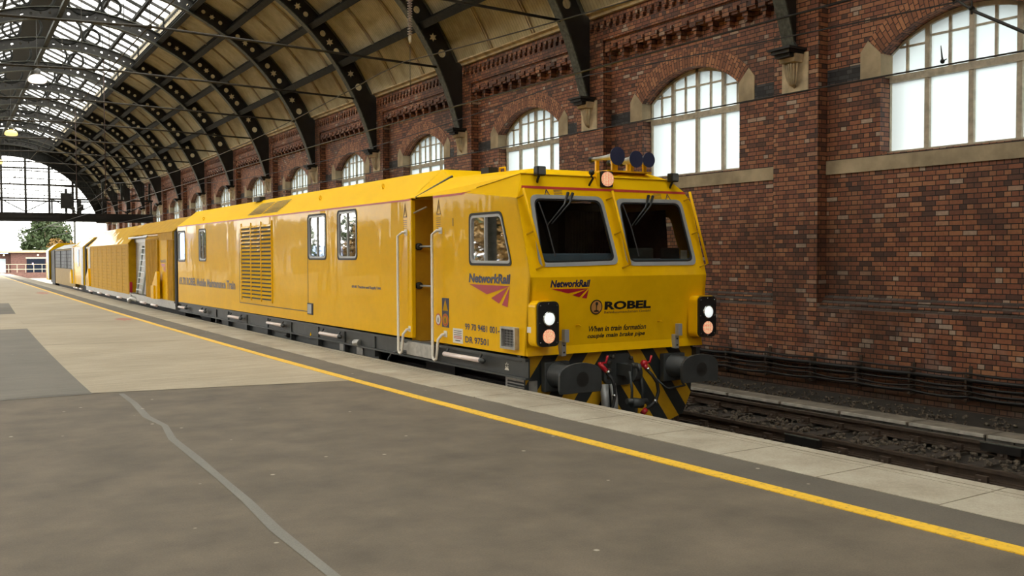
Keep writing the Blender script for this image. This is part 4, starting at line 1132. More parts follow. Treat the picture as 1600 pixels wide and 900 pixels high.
def build_power_car():
    T = thing('train_power_car', 'nearest yellow cab car of the maintenance train, with open door and three horns', 'train', (TC, 8.9, -.907), TF)
    Y = M['yel']; TR = 25.79
    # --- side shell with door and window openings
    def side(g, l, inner):
        s = lambda t, z: (l, t, z); s2 = lambda t, z: (inner, t, z)
        cabw = rpoly([(10.165, 2.005), (9.43, 2.005), (9.20, 1.42), (10.165, 1.42)], .07)
        P = [(8.885, ZBt), (TK, ZK), (9.071, 2.168), (10.37, 2.30), (11.17, 2.305), (11.17, ZBt)]
        g.prism(P, s, s2, [cabw])
        hs = []
        if l < 1:
            hs = [rrect(15.115, 15.94, 1.48, 2.205, .07), rrect(13.79, 14.56, 1.48, 2.22, .07), rrect(24.98, 25.72, 1.42, 2.15, .07), rrect(22.93, 23.55, 1.43, 2.15, .07)]
        g.prism([(11.83, ZBt), (11.83, 2.30), (TR, 2.30), (TR, .345)], s, s2, hs)
    g = G(); side(g, 0, .04)
    sd = part('body_side', g, Y, T, 'glossy yellow side')
    g = G(); side(g, WB, WB-.04); part('body_side', g, Y, T)
    g = G()
    # fronts
    fw1 = rpoly([(.215, 2.17), (1.165, 2.17), (1.225, 1.445), (.185, 1.425)], .09); fw2 = rpoly([(1.445, 2.155), (2.405, 2.165), (2.445, 1.43), (1.44, 1.43)], .09)
    g.prism([(0, ZK), (WB, ZK), (WB, 2.168), (2.53, ZS), (.09, ZS), (0, 2.168)], lambda l, z: ws(l, z), lambda l, z: ws(l, z, -.04), [fw1, fw2])
    g.prism([(0, ZBt+.0), (WB, ZBt), (WB, ZK), (0, ZK)], lambda l, z: lf_(l, z), lambda l, z: lf_(l, z, -.04))
    # lip along the bottom of the nose
    g.add([lf_(0, .47, 0), lf_(WB, .47, 0), lf_(WB, ZBt, .03), lf_(0, ZBt, .03), lf_(0, .47, -.03), lf_(WB, .47, -.03), lf_(WB, ZBt, -.03), lf_(0, ZBt, -.03)], [(0, 1, 2, 3), (3, 2, 6, 7), (0, 3, 7, 4), (1, 5, 6, 2)])
    part('nose', g, Y, T, 'flat yellow nose')
    # roof of the cab
    A, B = (0, 10.37, 2.30), (.116, 9.165, 2.455); Fp, Gp = (0, 9.071, 2.168), (.09, TS, ZS)
    Br = (2.34, 9.165, 2.455); Gr = (2.53, TS, ZS); Fr = (WB, 9.071, 2.168); Ar = (WB, 10.37, 2.30)
    C, Cr = (.425, 9.4, 2.545), (2.21, 9.4, 2.545); E0, Er = (.47, 11.95, 2.60), (WB-.47, 11.95, 2.60); H, Hr = (0, 11.95, 2.31), (WB, 11.95, 2.31)
    g = G()
    def tri(*p): g.add(p, [tuple(range(len(p)))])
    tri(Gp, Gr, Br, B); tri(B, Br, Cr, C); tri(Fp, Gp, B, A); tri(Fr, Gr, Br, Ar)
    tri(A, B, C, E0, H); tri(Ar, Br, Cr, Er, Hr); tri(C, Cr, Er, E0)
    part('cab_roof', g, M['yel_roof'], T)
    g = G(); g.tube([(.10, 9.155, 2.455), (2.34, 9.155, 2.455)], .008, 4)
    g.tube([(.116, 9.165, 2.457), (.03, 10.05, 2.345)], .007, 4); g.tube([(.03, 10.35, 2.32), (.03, 11.3, 2.32)], .006, 4); part('roof_seam', g, M['ochre'], T)
    # main roof
    g = G(); z1 = 2.725; t0 = 11.95
    a, b, c, d = (0, 2.30), (.5, z1), (WB-.5, z1), (WB, 2.30)
    g.quad((a[0], t0-.1, a[1]), (a[0], TR, a[1]), (b[0], TR, b[1]-.03), (b[0], t0-.1, b[1])); g.quad((b[0], t0-.1, z1), (b[0], TR, z1-.03), (c[0], TR, z1-.03), (c[0], t0-.1, z1)); g.quad((c[0], t0-.1, z1), (c[0], TR, z1-.03), (d[0], TR, 2.30), (d[0], t0-.1, 2.30))
    # hip between the high roof and the cab roof
    e, f = (.47, 11.55, 2.60), (WB-.47, 11.55, 2.60)
    g.quad(e, f, (c[0], t0-.1, z1), (b[0], t0-.1, z1)); g.add([(0.0, 11.83, 2.30), e, (b[0], t0-.1, z1)], [(0, 1, 2)]); g.add([(WB, 11.83, 2.30), f, (c[0], t0-.1, z1)], [(0, 1, 2)])
    g.add([(0, 11.80, 2.305), (0, 11.72, 2.295), (.46, 11.45, 2.60), e], [(0, 1, 2, 3)])
    g.box(0, WB, TR-.04, TR, .345, 2.30); g.quad((0, TR, 2.3), (.5, TR, 2.69), (WB-.5, TR, 2.69), (WB, TR, 2.3))
    part('main_roof', g, M['yel_roof'], T)
    g = G()     # black strip standing in for the shaded gap under the high roof end
    g.tube([(.0, 11.69, 2.305), (.43, 11.42, 2.60)], .016, 4); part('roof_gap_shade', g, M['black'], T)
    # red stripe
    g = G(); L = -.004
    g.box(L, .01, 11.84, TR, 2.276, 2.30); g.box(L, .01, 10.37, 11.17, 2.274, 2.30)
    def sl(p, q, f): return tuple(p[i]+(q[i]-p[i])*f for i in range(3))
    o = (-.004, -.004, .003)
    def off(p): return (p[0]+o[0], p[1]+o[1], p[2]+o[2])
    g.add([off(A), off((0, 10.37, 2.275)), off((.085, 9.105, 2.29)), off(Gp)], [(0, 1, 2, 3)])
    g.add([(.09, TS-.006, ZS), (2.53, TS-.006, ZS), (2.545, TS-.013, ZS-.03), (.075, TS-.013, ZS-.03)], [(0, 1, 2, 3)])
    part('red_stripe', g, M['stripe'], T, 'thin red line under the roof')
    # door recess
    g = G(); g.quad((0, 11.83, .33), (.55, 11.83, .33), (.55, 11.83, 2.3), (0, 11.83, 2.3)); g.quad((0, 11.17, .33), (.55, 11.17, .33), (.55, 11.17, 2.3), (0, 11.17, 2.3)); g.quad((.55, 11.17, .33), (.55, 11.83, .33), (.55, 11.83, 2.3), (.55, 11.17, 2.3)); g.quad((0, 11.17, 2.29), (0, 11.83, 2.29), (.55, 11.83, 2.29), (.55, 11.17, 2.29))
    part('door_recess', g, M['yel_shade'], T, 'doorway walls in yellow darkened for shade')
    g = G(); g.box(-.015, .05, 11.80, 11.86, ZBt, 2.28); part('door_post', g, Y, T, bevel=.012)
    g = G(); g.box(-.02, .55, 11.15, 11.94, .30, .325); g.box(-.035, -.01, 11.13, 11.94, .145, .315); part('step_plate', g, M['alu'], T, 'ribbed metal step')
    for z in (1.64, 1.10):
        g = G(); g.tube([(.10, 11.82, z), (.10, 11.17, z)], .014, 8); h = part('door_bar', g, M['grey_al'], T)
        g = G(); g.lathe([(.05, 0), (.05, .05), (.03, .07)], (.10, 11.83, z), (0, -1, 0), 10); part('bar_flange', g, M['rubber'], h)
    g = G(); g.tube([(.02, 11.81, 2.10), (.12, 11.6, 2.18)], .012, 6); part('door_stay', g, M['frame'], T)
    # long white grab rails beside the door
    for t, tz in ((12.10, 12.0), (11.04, 10.95)):
        g = G(); g.tube([(.0, tz, 1.84), (-.05, tz+.02, 1.84), (-.085, t, 1.79), (-.085, t, .20), (-.085, t-.02, .165), (-.085, t-.065, .15), (-.085, t-.11, .175), (-.085, t-.125, .24), (-.075, t-.135, .42), (-.05, t-.2, .49), (0, t-.215, .50)], .019, 10)
        r = part('grab_rail', g, M['white'], T, 'white vertical grab rail')
        g = G(); g.box(-.012, .0, tz-.04, tz+.04, 1.80, 1.88); g.box(-.012, 0, t-.255, t-.175, .46, .54); part('rail_bracket', g, M['white'], r)
    # --- windows of the side
    def swin(name, P, split, rub=.03, gl=None):
        g = G(); g.prism(shrink(P, -.028), lambda t, z: (-.008, t, z), lambda t, z: (.01, t, z), [P]); w = part(name, g, M['rubber'], T)
        Q = shrink(P, .03)
        g = G(); g.prism(P, lambda t, z: (-.003, t, z), lambda t, z: (.03, t, z), [Q]); part('window_frame', g, M['grey_al'], w)
        g = G(); g.add([(.018, t, z) for t, z in Q], [tuple(range(len(Q)))]); part('window_pane', g, gl or M['cabglass'], w)
        if split:
            z0, z1 = min(p[1] for p in Q), max(p[1] for p in Q); g = G(); g.box(.0, .022, split-.012, split+.012, z0, z1); part('window_mullion', g, M['grey_al'], w)
        return w
    swin('cab_side_window', rpoly([(10.165, 2.005), (9.43, 2.005), (9.20, 1.42), (10.165, 1.42)], .07), 9.81)
    for (t0_, t1_, z0_, z1_, bl) in ((15.115, 15.94, 1.48, 2.205, 1), (13.79, 14.56, 1.48, 2.22, 0), (24.98, 25.72, 1.42, 2.15, 2), (22.93, 23.55, 1.43, 2.15, 0)):
        swin('side_window', rrect(t0_, t1_, z0_, z1_, .07), (t0_+t1_)/2 if bl != 2 else None, gl=M['sideglass'] if t0_ < 20 else None)
        g = G(); m_ = (t0_+t1_)/2
        if bl: g.box(.06, .08, t0_-.05, t1_+.05, z0_-.05, z1_+.05); part('window_blind', g, M['blind'], T, 'grey blind')
        else:
            for i in range(8):
                x = t0_-.02+(t1_-t0_)*i/7; g.tube([(.09, x, z1_+.02), (.1, x+.03*sin(i*2), (z0_+z1_)/2), (.12, x+.07*sin(i*3), z0_-.02)], .035, 6)
            part('window_curtain', g, M['curtain'], T, 'gathered dark curtain')
    # --- cab interior
    g = G(); g.quad((.04, 10.9, .5), (WB-.04, 10.9, .5), (WB-.04, 10.9, 2.25), (.04, 10.9, 2.25)); g.quad((.06, 9.0, .9), (WB-.06, 9.0, .9), (WB-.06, 10.9, .9), (.06, 10.9, .9)); g.quad((.06, 9.2, 2.28), (WB-.06, 9.2, 2.28), (WB-.06, 10.9, 2.28), (.06, 10.9, 2.28))
    g.box(.3, .75, 10.4, 10.88, .9, 1.9); g.quad((.12, 12.0, .4), (.12, TR-.1, .4), (.12, TR-.1, 2.3), (.12, 12.0, 2.3))
    part('cab_interior', g, M['inner'], T)
    g = G(); g.box(.12, 1.32, 8.95, 9.35, 1.25, 1.535); g.box(1.32, WB-.12, 8.95, 9.35, 1.25, 1.47); part('dashboard', g, paint('blue_grey_dashboard', (.16, .22, .29), .5), T, bevel=.02)
    g = G(); g.box(1.55, 1.95, 9.0, 9.25, 1.44, 1.60); part('console_box', g, paint('grey_console', (.055, .06, .055), .6), T, bevel=.02)
    g = G(); g.box(2.03, 2.33, 8.96, 8.98, 1.46, 1.60); o = part('clipboard', g, M['rubber'], T); g = G(); g.box(2.34, 2.44, 8.94, 8.96, 1.46, 1.57); part('paper_card', g, M['frame'], T)
    for i, x in enumerate((1.55, 2.0)):
        g = G()
        for j in range(9): g.tube([(x+j*.05, 10.3, 1.3), (x+j*.05, 10.3, 2.1)], .03, 6)
        part('cab_curtain', g, M['curtain'], T)
    g = G(); g.quad((WB-.06, 9.42, 1.3), (WB-.06, 10.3, 1.3), (WB-.06, 10.3, 2.1), (WB-.06, 9.5, 2.1)); part('side_blind', g, M['curtain'], T)
    g = G(); g.box(.65, 1.05, 9.55, 9.75, 1.0, 1.35); g.box(.68, 1.02, 9.72, 9.85, 1.3, 1.95); part('driver_seat', g, M['inner'], T, bevel=.03)
    # --- windscreens
    for P in (fw1, fw2):
        g = G(); g.prism(shrink(P, -.045), lambda l, z: ws(l, z, .012), lambda l, z: ws(l, z, -.01), [P]); w = part('windscreen', g, M['grey_al'], T, 'grey rubber surround')
        Q = shrink(P, .02)
        g = G(); g.prism(P, lambda l, z: ws(l, z, .006), lambda l, z: ws(l, z, -.01), [Q]); part('windscreen_seal', g, M['black'], w)
        g = G(); g.add([ws(l, z, -.01) for l, z in P], [tuple(range(len(P)))]); part('windscreen_glass', g, M['cabglass'], w)
    # wipers
    for a in (.0, 1.215):
        g = G()
        g.tube([ws(.70+a, 2.245, .03), ws(.60+a, 2.10, .05), ws(.33+a, 1.86, .035)], [.022, .012, .009], 6); g.tube([ws(.765+a, 2.24, .03), ws(.68+a, 2.12, .05), ws(.39+a, 1.875, .035)], [.022, .012, .009], 6)
        w = part('wiper', g, M['black'], T)
        g = G(); g.tube([ws(.27+a, 2.13, .02), ws(.33+a, 1.86, .025), ws(.37+a, 1.50, .02)], .009, 5); part('wiper_blade', g, M['rubber'], w)
    # guard bars
    for (P, Q) in (((.045, 2.275), (.15, 1.395)), ((1.315, 2.285), (1.37, 1.40)), ((2.55, 2.31), (2.595, 1.40))):
        g = G(); g.tube([ws(P[0], P[1], .09), ws(Q[0], Q[1], .09)], .017, 8); b_ = part('guard_bar', g, Y, T)
        for f in (.08, .55, 1.0):
            g = G(); l, z = P[0]+(Q[0]-P[0])*f, P[1]+(Q[1]-P[1])*f; g.tube([ws(l, z-.0, .09), ws(l-.06, z-.04, 0)], .01, 5); part('guard_bar_bracket', g, M['ochre'], b_)
    # --- headlight clusters
    for c in (.148, 2.517):
        g = G(); P = rrect(c-.155, c+.155, .49, 1.005, .07)
        g.prism(P, lambda l, z: (l, 8.68, z), lambda l, z: (l, 8.83, z)); h = part('headlight_housing', g, Y, T)
        g = G(); g.prism(rrect(c-.14, c+.14, .495, .998, .06), lambda l, z: (l, 8.645, z), lambda l, z: (l, 8.685, z)); part('headlight_plate', g, M['black'], h)
        g = G(); g.lathe([(.082, 0), (.082, .02), (.072, .022)], (c, 8.648, .805), (0, -1, 0), 22); part('lamp_rim', g, M['chrome'], h)
        g = G(); g.lathe([(.074, 0), (.07, .018), (.05, .032), (.02, .04), (0, .041)], (c, 8.643, .805), (0, -1, 0), 22); part('headlight', g, M['lens'], h, 'lit clear headlight')
        g = G(); g.lathe([(.078, 0), (.078, .012), (.0, .013)], (c, 8.647, .610), (0, -1, 0), 24, smooth=False); part('marker_light', g, M['led'], h, 'lit cluster of dots')
        g = G()
        for (a, b) in ((-.11, .955), (.11, .955), (-.12, .76), (.12, .76), (-.11, .54), (.11, .54), (0, .975), (0, .515)): g.lathe([(.008, 0), (.006, .006)], (c+a, 8.646, b), (0, -1, 0), 6)
        part('screw', g, M['chrome'], h)
    g = G(); g.box(-.008, .0, 8.77, 8.85, .645, .71); part('small_label', g, M['white'], T)
    # top lamp
    g = G(); g.box(1.20, 1.40, 9.12, 9.32, 2.33, 2.53); g.prism([(9.12, 2.33), (9.12, 2.5), (9.2, 2.53), (9.32, 2.53), (9.4, 2.45), (9.2, 2.33)], lambda t, z: (1.17, t, z), lambda t, z: (1.2, t, z)); h = part('top_lamp_housing', g, Y, T)
    g = G(); g.prism(rrect(1.21, 1.385, 2.335, 2.525, .02), lambda l, z: (l, 9.09, z), lambda l, z: (l, 9.125, z)); part('top_lamp_plate', g, M['black'], h)
    g = G(); g.lathe([(.088, 0), (.088, .015), (0, .016)], (1.297, 9.088, 2.43), (0, -1, 0), 24, smooth=False); part('top_lamp', g, M['led'], h, 'lit round top lamp')
    # work lights
    for c in (.315, 2.32):
        g = G(); g.box(c-.06, c+.06, 9.03, 9.12, 2.43, 2.54); w = part('work_light', g, M['black'], T, bevel=.012)
        g = G(); g.box(c-.045, c+.048, 9.018, 9.032, 2.445, 2.525); part('work_light_lens', g, paint('grey_lens', (.10, .10, .095), .2), w)
        g = G(); g.tube([(c, 9.08, 2.44), (c-.02, 9.09, 2.39), (c-.0, 9.13, 2.36)], .014, 6); part('work_light_bracket', g, M['rod'], w)
    g = G(); g.sphere((1.035, 9.05, 2.495), .036, 10); g.tube([(1.035, 9.06, 2.46), (1.07, 9.07, 2.43), (1.05, 9.13, 2.34)], .013, 6); part('ball_sensor', g, M['rubber'], T)
    # horns
    for i, (l, z, tb) in enumerate(((1.535, 2.73, 9.75), (1.828, 2.705, 9.62), (2.03, 2.705, 9.55))):
        r = .112 if i == 0 else (.105 if i == 1 else .095)
        g = G(); g.lathe([(.022, .5), (.026, .3), (.04, .12), (.075, .01), (.09, 0)], (l, 9.21, z), (.0, 1, 0), 20); h = part('horn', g, M['alu'], T)
        g = G(); g.lathe([(r*.93, 0), (r, .006), (r, .014), (0, .017)], (l, 9.205, z), (0, -1, 0), 28, smooth=False); part('horn_cover', g, M['horn_blue'], h)
        g = G(); g.sphere((l, 9.74, z), .042, 10); part('horn_driver', g, M['rubber'], h)
        g = G(); g.box(l-.025, l+.025, 9.27, 9.30, 2.54, z-.02); g.box(l-.025, l+.025, 9.6, 9.63, 2.56, z-.02); part('horn_bracket', g, Y, h)
    g = G(); g.box(1.42, 2.12, 9.25, 9.7, 2.54, 2.56); part('horn_tray', g, Y, T)
    # --- lettering on the nose
    dk = lambda u, v, L, Z: lf_(L+u, Z+v, .004)
    g = G(); put_text(g, 'NetworkRail', .555, .085, lambda u, v: dk(u, v, .27, 1.145), .045, .15); part('nose_lettering', g, M['navy'], T, 'NetworkRail lettering')
    g = G(); logo_tri(g, lambda u, v: dk(u, v, .285, 1.130), .535, .12); part('nose_logo', g, M['redl'], T)
    g = G(); put_text(g, 'ROBEL', .70, .10, lambda u, v: dk(u, v, 1.055, .868), .045, 0); pass
    g.lathe([(.088, 0), (.088, .004)], lf_(.935, .905, .001), (0, -1, -.1), 26, smooth=False)
    part('nose_lettering', g, M['black'], T, 'black ROBEL lettering')
    g = G(); g.lathe([(.074, 0), (0, .001)], lf_(.935, .905, .0065), (0, -1, -.1), 26, smooth=False); em = part('round_emblem', g, paint('tan_emblem', (.50, .24, .06), .5), T)
    g = G(); g.add([dk(u, v, .935, .905, ) for u, v in ((-.006, -.045), (.006, -.045), (.006, .03), (-.006, .03))], [(0, 1, 2, 3)]); g.v = [(x, y-.006, z) for x, y, z in g.v]
    c0 = lf_(.935, .945, .011); g.add([(c0[0]+.02*cos(2*pi*i/12), c0[1], c0[2]+.02*sin(2*pi*i/12)) for i in range(12)], [tuple(range(12))])
    c0 = lf_(.935, .855, .0105); g.add([(c0[0]-.04, c0[1], c0[2]-.006), (c0[0]+.04, c0[1], c0[2]-.006), (c0[0]+.03, c0[1], c0[2]+.012), (c0[0]-.03, c0[1], c0[2]+.012)], [(0, 1, 2, 3)])
    part('emblem_figure', g, M['black'], em)
    g = G(); put_text(g, 'Bahnbaumaschinen GmbH', .70, .03, lambda u, v: dk(u, v, 1.055, .825), .012, 0); part('nose_lettering', g, M['ochre_dk'], T, 'small maker line')
    g = G(); put_text(g, 'When in train formation', .86, .068, lambda u, v: dk(u, v, .845, .615), .022, .22); part('nose_lettering', g, M['black'], T, 'upper notice line'); g = G(); put_text(g, 'couple main brake pipe', .86, .068, lambda u, v: dk(u, v, .835, .525), .022, .22); part('nose_lettering', g, M['black'], T, 'lower notice line')
    def warn(g, fn, s):   # triangle with a flash, outlined
        P = [(0, 0), (s, 0), (s/2, s*.95)]; I = shrink(P, s*.13); I = [(p[0], p[1]-s*.06) for p in I]
        g.prism(P, lambda u, v: fn(u, v, .002), lambda u, v: fn(u, v, .004), [I]); g.add([fn(s*.5, s*.62, .004), fn(s*.42, s*.36, .004), fn(s*.52, s*.38, .004), fn(s*.47, s*.16, .004), fn(s*.6, s*.42, .004), fn(s*.5, s*.42, .004)], [(0, 1, 2, 3, 4, 5)])
    for x in (.375, 2.2):
        g = G(); warn(g, lambda u, v, o: ws(x+u, 2.205+v, o), .085); part('warning_sticker', g, M['navy'], T)
    for x in (.515, 2.02):
        g = G()
        for i in range(4): g.add([ws(x, 2.215+i*.018, .003), ws(x+.12, 2.215+i*.018, .003), ws(x+.12, 2.22+i*.018, .003), ws(x, 2.22+i*.018, .003)], [(0, 1, 2, 3)])
        part('notice_sticker', g, M['navy'], T)
    # --- lettering on the side: u runs towards the nose
    sdp = lambda u, v, t, z, o=.004: (-o, t-u, z+v)
    g = G(); put_text(g, 'NetworkRail', .99, .115, lambda u, v: sdp(u, v, 10.20, 1.18), .045, .12); part('side_lettering', g, M['navy'], T, 'NetworkRail lettering')
    g = G(); logo_tri(g, lambda u, v: sdp(u, v, 10.185, 1.162), .965, .25); part('side_logo', g, M['redl'], T)
    g = G(); put_text(g, '99 70 9481 001-4', .905, .082, lambda u, v: sdp(u, v, 10.305, .587), .02); part('side_lettering', g, M['navy'], T, 'long vehicle number')
    g = G(); put_text(g, 'DR 97501', .575, .082, lambda u, v: sdp(u, v, 10.30, .427), .02); part('side_lettering', g, M['navy'], T, 'short vehicle number')
    g = G(); put_text(g, '69.70 ROBEL Mobile Maintenance Train', 5.15, .20, lambda u, v: sdp(u, v, 25.65, .80), .04); part('side_lettering', g, paint('grey_brown_lettering', (.10, .06, .03), .4), T, 'large dark lettering')
    g = G(); put_text(g, '69.40  Traction and Supply Unit', 1.12, .055, lambda u, v: sdp(u, v, 13.99, 1.005), .04); part('side_lettering', g, M['navy'], T, 'small dark lettering')
    for t in (12.09, 11.07):
        g = G(); s = .125; P = [(0, 0), (s, 0), (s/2, .20)]; I = shrink(P, .018); g.prism(P, lambda u, v: sdp(u, v, t, 2.05, .002), lambda u, v: sdp(u, v, t, 2.05, .004), [I]); g.add([sdp(.055, .15, t, 2.05), sdp(.075, .1, t, 2.05), sdp(.05, .03, t, 2.05)], [(0, 1, 2)])
        for i in range(6): g.add([sdp(0, -.03-i*.028, t, 2.04), sdp(.12, -.03-i*.028, t, 2.04), sdp(.12, -.037-i*.028, t, 2.04), sdp(0, -.037-i*.028, t, 2.04)], [(0, 1, 2, 3)])
        part('warning_sticker', g, M['ochre_dk'], T)
    g = G(); g.box(-.004, .0, 10.605, 10.62, 1.89, 1.99); part('key_slot', g, M['ochre_dk'], T)
    g = G(); g.box(-.004, 0, 10.735, 10.925, .585, .965); p_ = part('blue_sticker', g, M['navy'], T)
    g = G()
    P = [(0, 0), (.15, 0), (.075, .15)]; I = shrink(P, .02); g.prism(P, lambda u, v: sdp(u, v, 10.905, .80, .005), lambda u, v: sdp(u, v, 10.905, .80, .006)); g.lathe([(.085, 0), (0, .001)], (-.005, 10.83, .68), (-1, 0, 0), 20, smooth=False); part('sticker_symbol', g, M['ochre'], p_)
    g = G(); g.lathe([(.075, 0), (.0, .001)], (-.0066, 10.83, .68), (-1, 0, 0), 20, smooth=False); part('red_ring', g, M['redv'], p_)
    g = G(); g.lathe([(.055, 0), (.0, .001)], (-.0078, 10.83, .68), (-1, 0, 0), 20, smooth=False); part('ring_centre', g, M['ochre'], p_)
    g = G(); g.add([(-.0092, 10.83+.02*a, .68+.04*b) for a, b in ((-.6, -1), (.6, -1), (.8, .2), (0, 1), (-.8, .4))], [(0, 1, 2, 3, 4)]); part('figure_mark', g, M['black'], p_)
    g = G(); g.lathe([(.078, 0), (0, .001)], (-.005, 11.03, .677), (-1, 0, 0), 22, smooth=False); p_ = part('round_sticker', g, M['redl'], T)
    g = G(); g.lathe([(.063, 0), (0, .001)], (-.0062, 11.03, .677), (-1, 0, 0), 22, smooth=False); part('round_sticker_field', g, M['white'], p_)
    g = G(); g.add([(-.0078, 11.03+.02*a, .677+.035*b) for a, b in ((-.5, -1), (.6, -1), (.6, .1), (0, 1), (-.7, .5))], [(0, 1, 2, 3, 4)]); part('hand_mark', g, M['black'], p_)
    g = G(); g.box(-.004, 0, 10.365, 10.625, .405, .59); p_ = part('white_notice', g, M['white'], T)
    g = G()
    for i, z in enumerate((.555, .53, .505)): g.box(-.0055, -.004, 10.39, 10.60, z, z+.008)
    for z in (.43,): g.box(-.0055, -.004, 10.43, 10.56, z, z+.012)
    part('notice_lines', g, M['navy'], p_); g = G()
    for z in (.482, .462): g.box(-.0055, -.004, 10.39, 10.60, z, z+.01)
    part('notice_red_lines', g, M['redl'], p_)
    # seams, latch, cut-out box, mesh box
    g = G()
    g.box(-.003, .0, 15.985, 16.0, .54, 2.19); g.box(-.003, 0, 15.99, 20.18, .54, .556); g.box(-.003, 0, 20.165, 20.18, .555, 2.0); g.box(-.003, 0, 16.3, 16.31, 2.19, 2.2)
    part('panel_seam', g, paint('seam_shadow_line', (.12, .07, .02), .6), T)
    g = G(); g.box(-.006, 0, 15.74, 16.03, .50, .70); p_ = part('switch_recess', g, M['rubber'], T); g = G(); g.box(-.02, -.005, 15.79, 15.98, .52, .68); part('switch_cover', g, M['grey_al'], p_)
    g = G(); g.prism(rrect(9.03, 9.36, .435, .69, .01), lambda t, z: (-.06, t, z), lambda t, z: (0, t, z), [rrect(9.06, 9.33, .46, .665, .01)]); p_ = part('mesh_box', g, M['alu'], T, 'metal framed mesh box')
    g = G(); g.box(-.012, -.004, 9.06, 9.33, .46, .665); part('mesh_box_back', g, M['rubber'], p_)
    g = G()
    for i in range(9): g.box(-.035, -.03, 9.06+i*.033, 9.064+i*.033, .46, .665)
    for i in range(7): g.box(-.035, -.03, 9.06, 9.33, .47+i*.031, .474+i*.031)
    part('mesh', g, M['grey_al'], p_)
    # engine louvres
    g = G(); g.box(-.004, .0, 17.97, 20.02, .60, 2.21); lv = part('louvre_panel', g, Y, T)
    n = 19
    for c in range(3):
        g = G(); a = 18.0+c*.675; b = a+.62; H0, H1 = .66, 2.14
        for i in range(n):
            z = H0+(H1-H0)*i/n; h = (H1-H0)/n
            g.add([(-.005, a, z+h*.98), (-.005, b, z+h*.98), (-.032, b, z+h*.46), (-.032, a, z+h*.46), (-.005, a, z+h*.50), (-.005, b, z+h*.50), (-.03, b, z+h*.40), (-.03, a, z+h*.40)], [(0, 1, 2, 3), (3, 2, 6, 7), (0, 3, 7), (1, 6, 2)])
        part('louvre_bank', g, Y, lv)
        g = G()
        for i in range(n):
            z = H0+(H1-H0)*i/n; h = (H1-H0)/n; g.box(-.0065, -.004, a, b, z-h*.02, z+h*.48)
        part('louvre_gap', g, M['rubber'], lv)
    g = G()
    for c in range(4): g.box(-.02, 0, 17.965+c*.675, 17.995+c*.675, .62, 2.20)
    part('louvre_stile', g, Y, lv)
    # roof grilles and roof fittings
    def rs(l, t, o=0): return (l-.66*o, t, 2.30+l*.85+.76*o)
    for (a, b) in ((18.85, 19.8), (17.85, 18.75)):
        g = G()
        for i in range(9):
            l = .075+.034*i; sh = (l-.07)*.45
            g.add([rs(l, a-sh*0, .004), rs(l, b, .004), rs(l+.015, b, .004), rs(l+.015, a, .004)], [(0, 1, 2, 3)])
        part('roof_grille', g, M['rubber'], T)
    g = G(); g.box(.42, .55, 20.1, 20.5, 2.69, 2.78); part('roof_vent', g, M['rubber'], T)
    g = G()
    for (l, t) in ((.25, 15.97), (.12, 23.5), (.3, 13.4)):
        q = rs(l, t, .03); g.tube([(q[0]+.03*cos(a), q[1]+.035*cos(a), q[2]+.035*sin(a)) for a in [i*pi/5 for i in range(11)]], .009, 5)
    g.tube([(.6, 10.45, 2.58), (.6, 10.45, 2.64), (.62, 10.35, 2.64), (.62, 10.35, 2.58)], .014, 6); part('lifting_eye', g, Y, T)
    g = G(); g.box(.52, .66, 10.6, 10.8, 2.57, 2.66); part('roof_antenna', g, M['rubber'], T)
    # --- underframe
    S = M['solebar']
    g = G(); g.box(.0, .06, 8.9, TR, .31, .345); g.box(.04, .06, 8.9, TR, .12, .31); g.box(.0, .06, 8.9, TR, .10, .125); so = part('solebar', g, S, T, 'dark grey solebar')
    g = G(); g.box(WB-.06, WB, 8.9, TR, .10, .345); part('solebar', g, S, T)
    for t in (13.2, 14.4, 15.6, 17.0, 18.4, 19.8, 21.2, 22.2):
        g = G(); g.box(.02, .09, t-.03, t+.03, -.2 if t > 13.3 and t < 22 else .0, .31); part('frame_stiffener', g, S, so)
    g = G(); g.box(.10, .14, 13.2, 22.0, -.45, .12); part('belly_skirt', g, S, T)
    for (a, b, z) in ((10.78, 9.83, .247), (15.29, 14.44, .22), (18.16, 17.27, .232), (20.87, 20.0, .221), (23.35, 22.93, .225), (25.53, 24.8, .225)):
        g = G(); g.tube([(-.05, a, z), (-.05, b, z)], .030, 12); c_ = part('tow_bar', g, M['whitec'], T, 'white cylinder under the body')
        g = G(); g.tube([(-.0, a-.03, z+.07), (-.05, a-.03, z)], .016, 6); g.tube([(0, b+.06, z+.07), (-.05, b+.06, z)], .016, 6); g.lathe([(.036, 0), (.036, .05), (.014, .07), (.014, .1)], (-.05, b, z), (0, -1, 0), 10); part('tow_bar_clip', g, S, c_)
    g = G(); g.lathe([(.05, 0), (.06, .02), (.05, .14)], (.02, 13.75, .16), (-.2, 1, 0), 14); part('air_cylinder', g, M['alu'], T)
    g = G(); g.box(.0, .03, 12.0, 12.3, .19, .29); part('electric_box', g, M['alu'], T)
    for t in (14.62, 13.9): 
        g = G(); g.box(.08, .098, t-.12, t+.12, -.03, .12); part('data_plate', g, M['alu'], T)
    g = G(); g.tube([(.05, 16.0, .18), (.03, 15.97, .13), (.03, 16.02, .1)], .014, 6); part('cock_handle', g, Y, T)
    g = G(); g.lathe([(.05, 0), (.05, .06), (.03, .08), (.03, .2)], (.02, 17.1, .06), (0, 1, 0), 10); part('fuel_filter', g, M['rubber'], T)
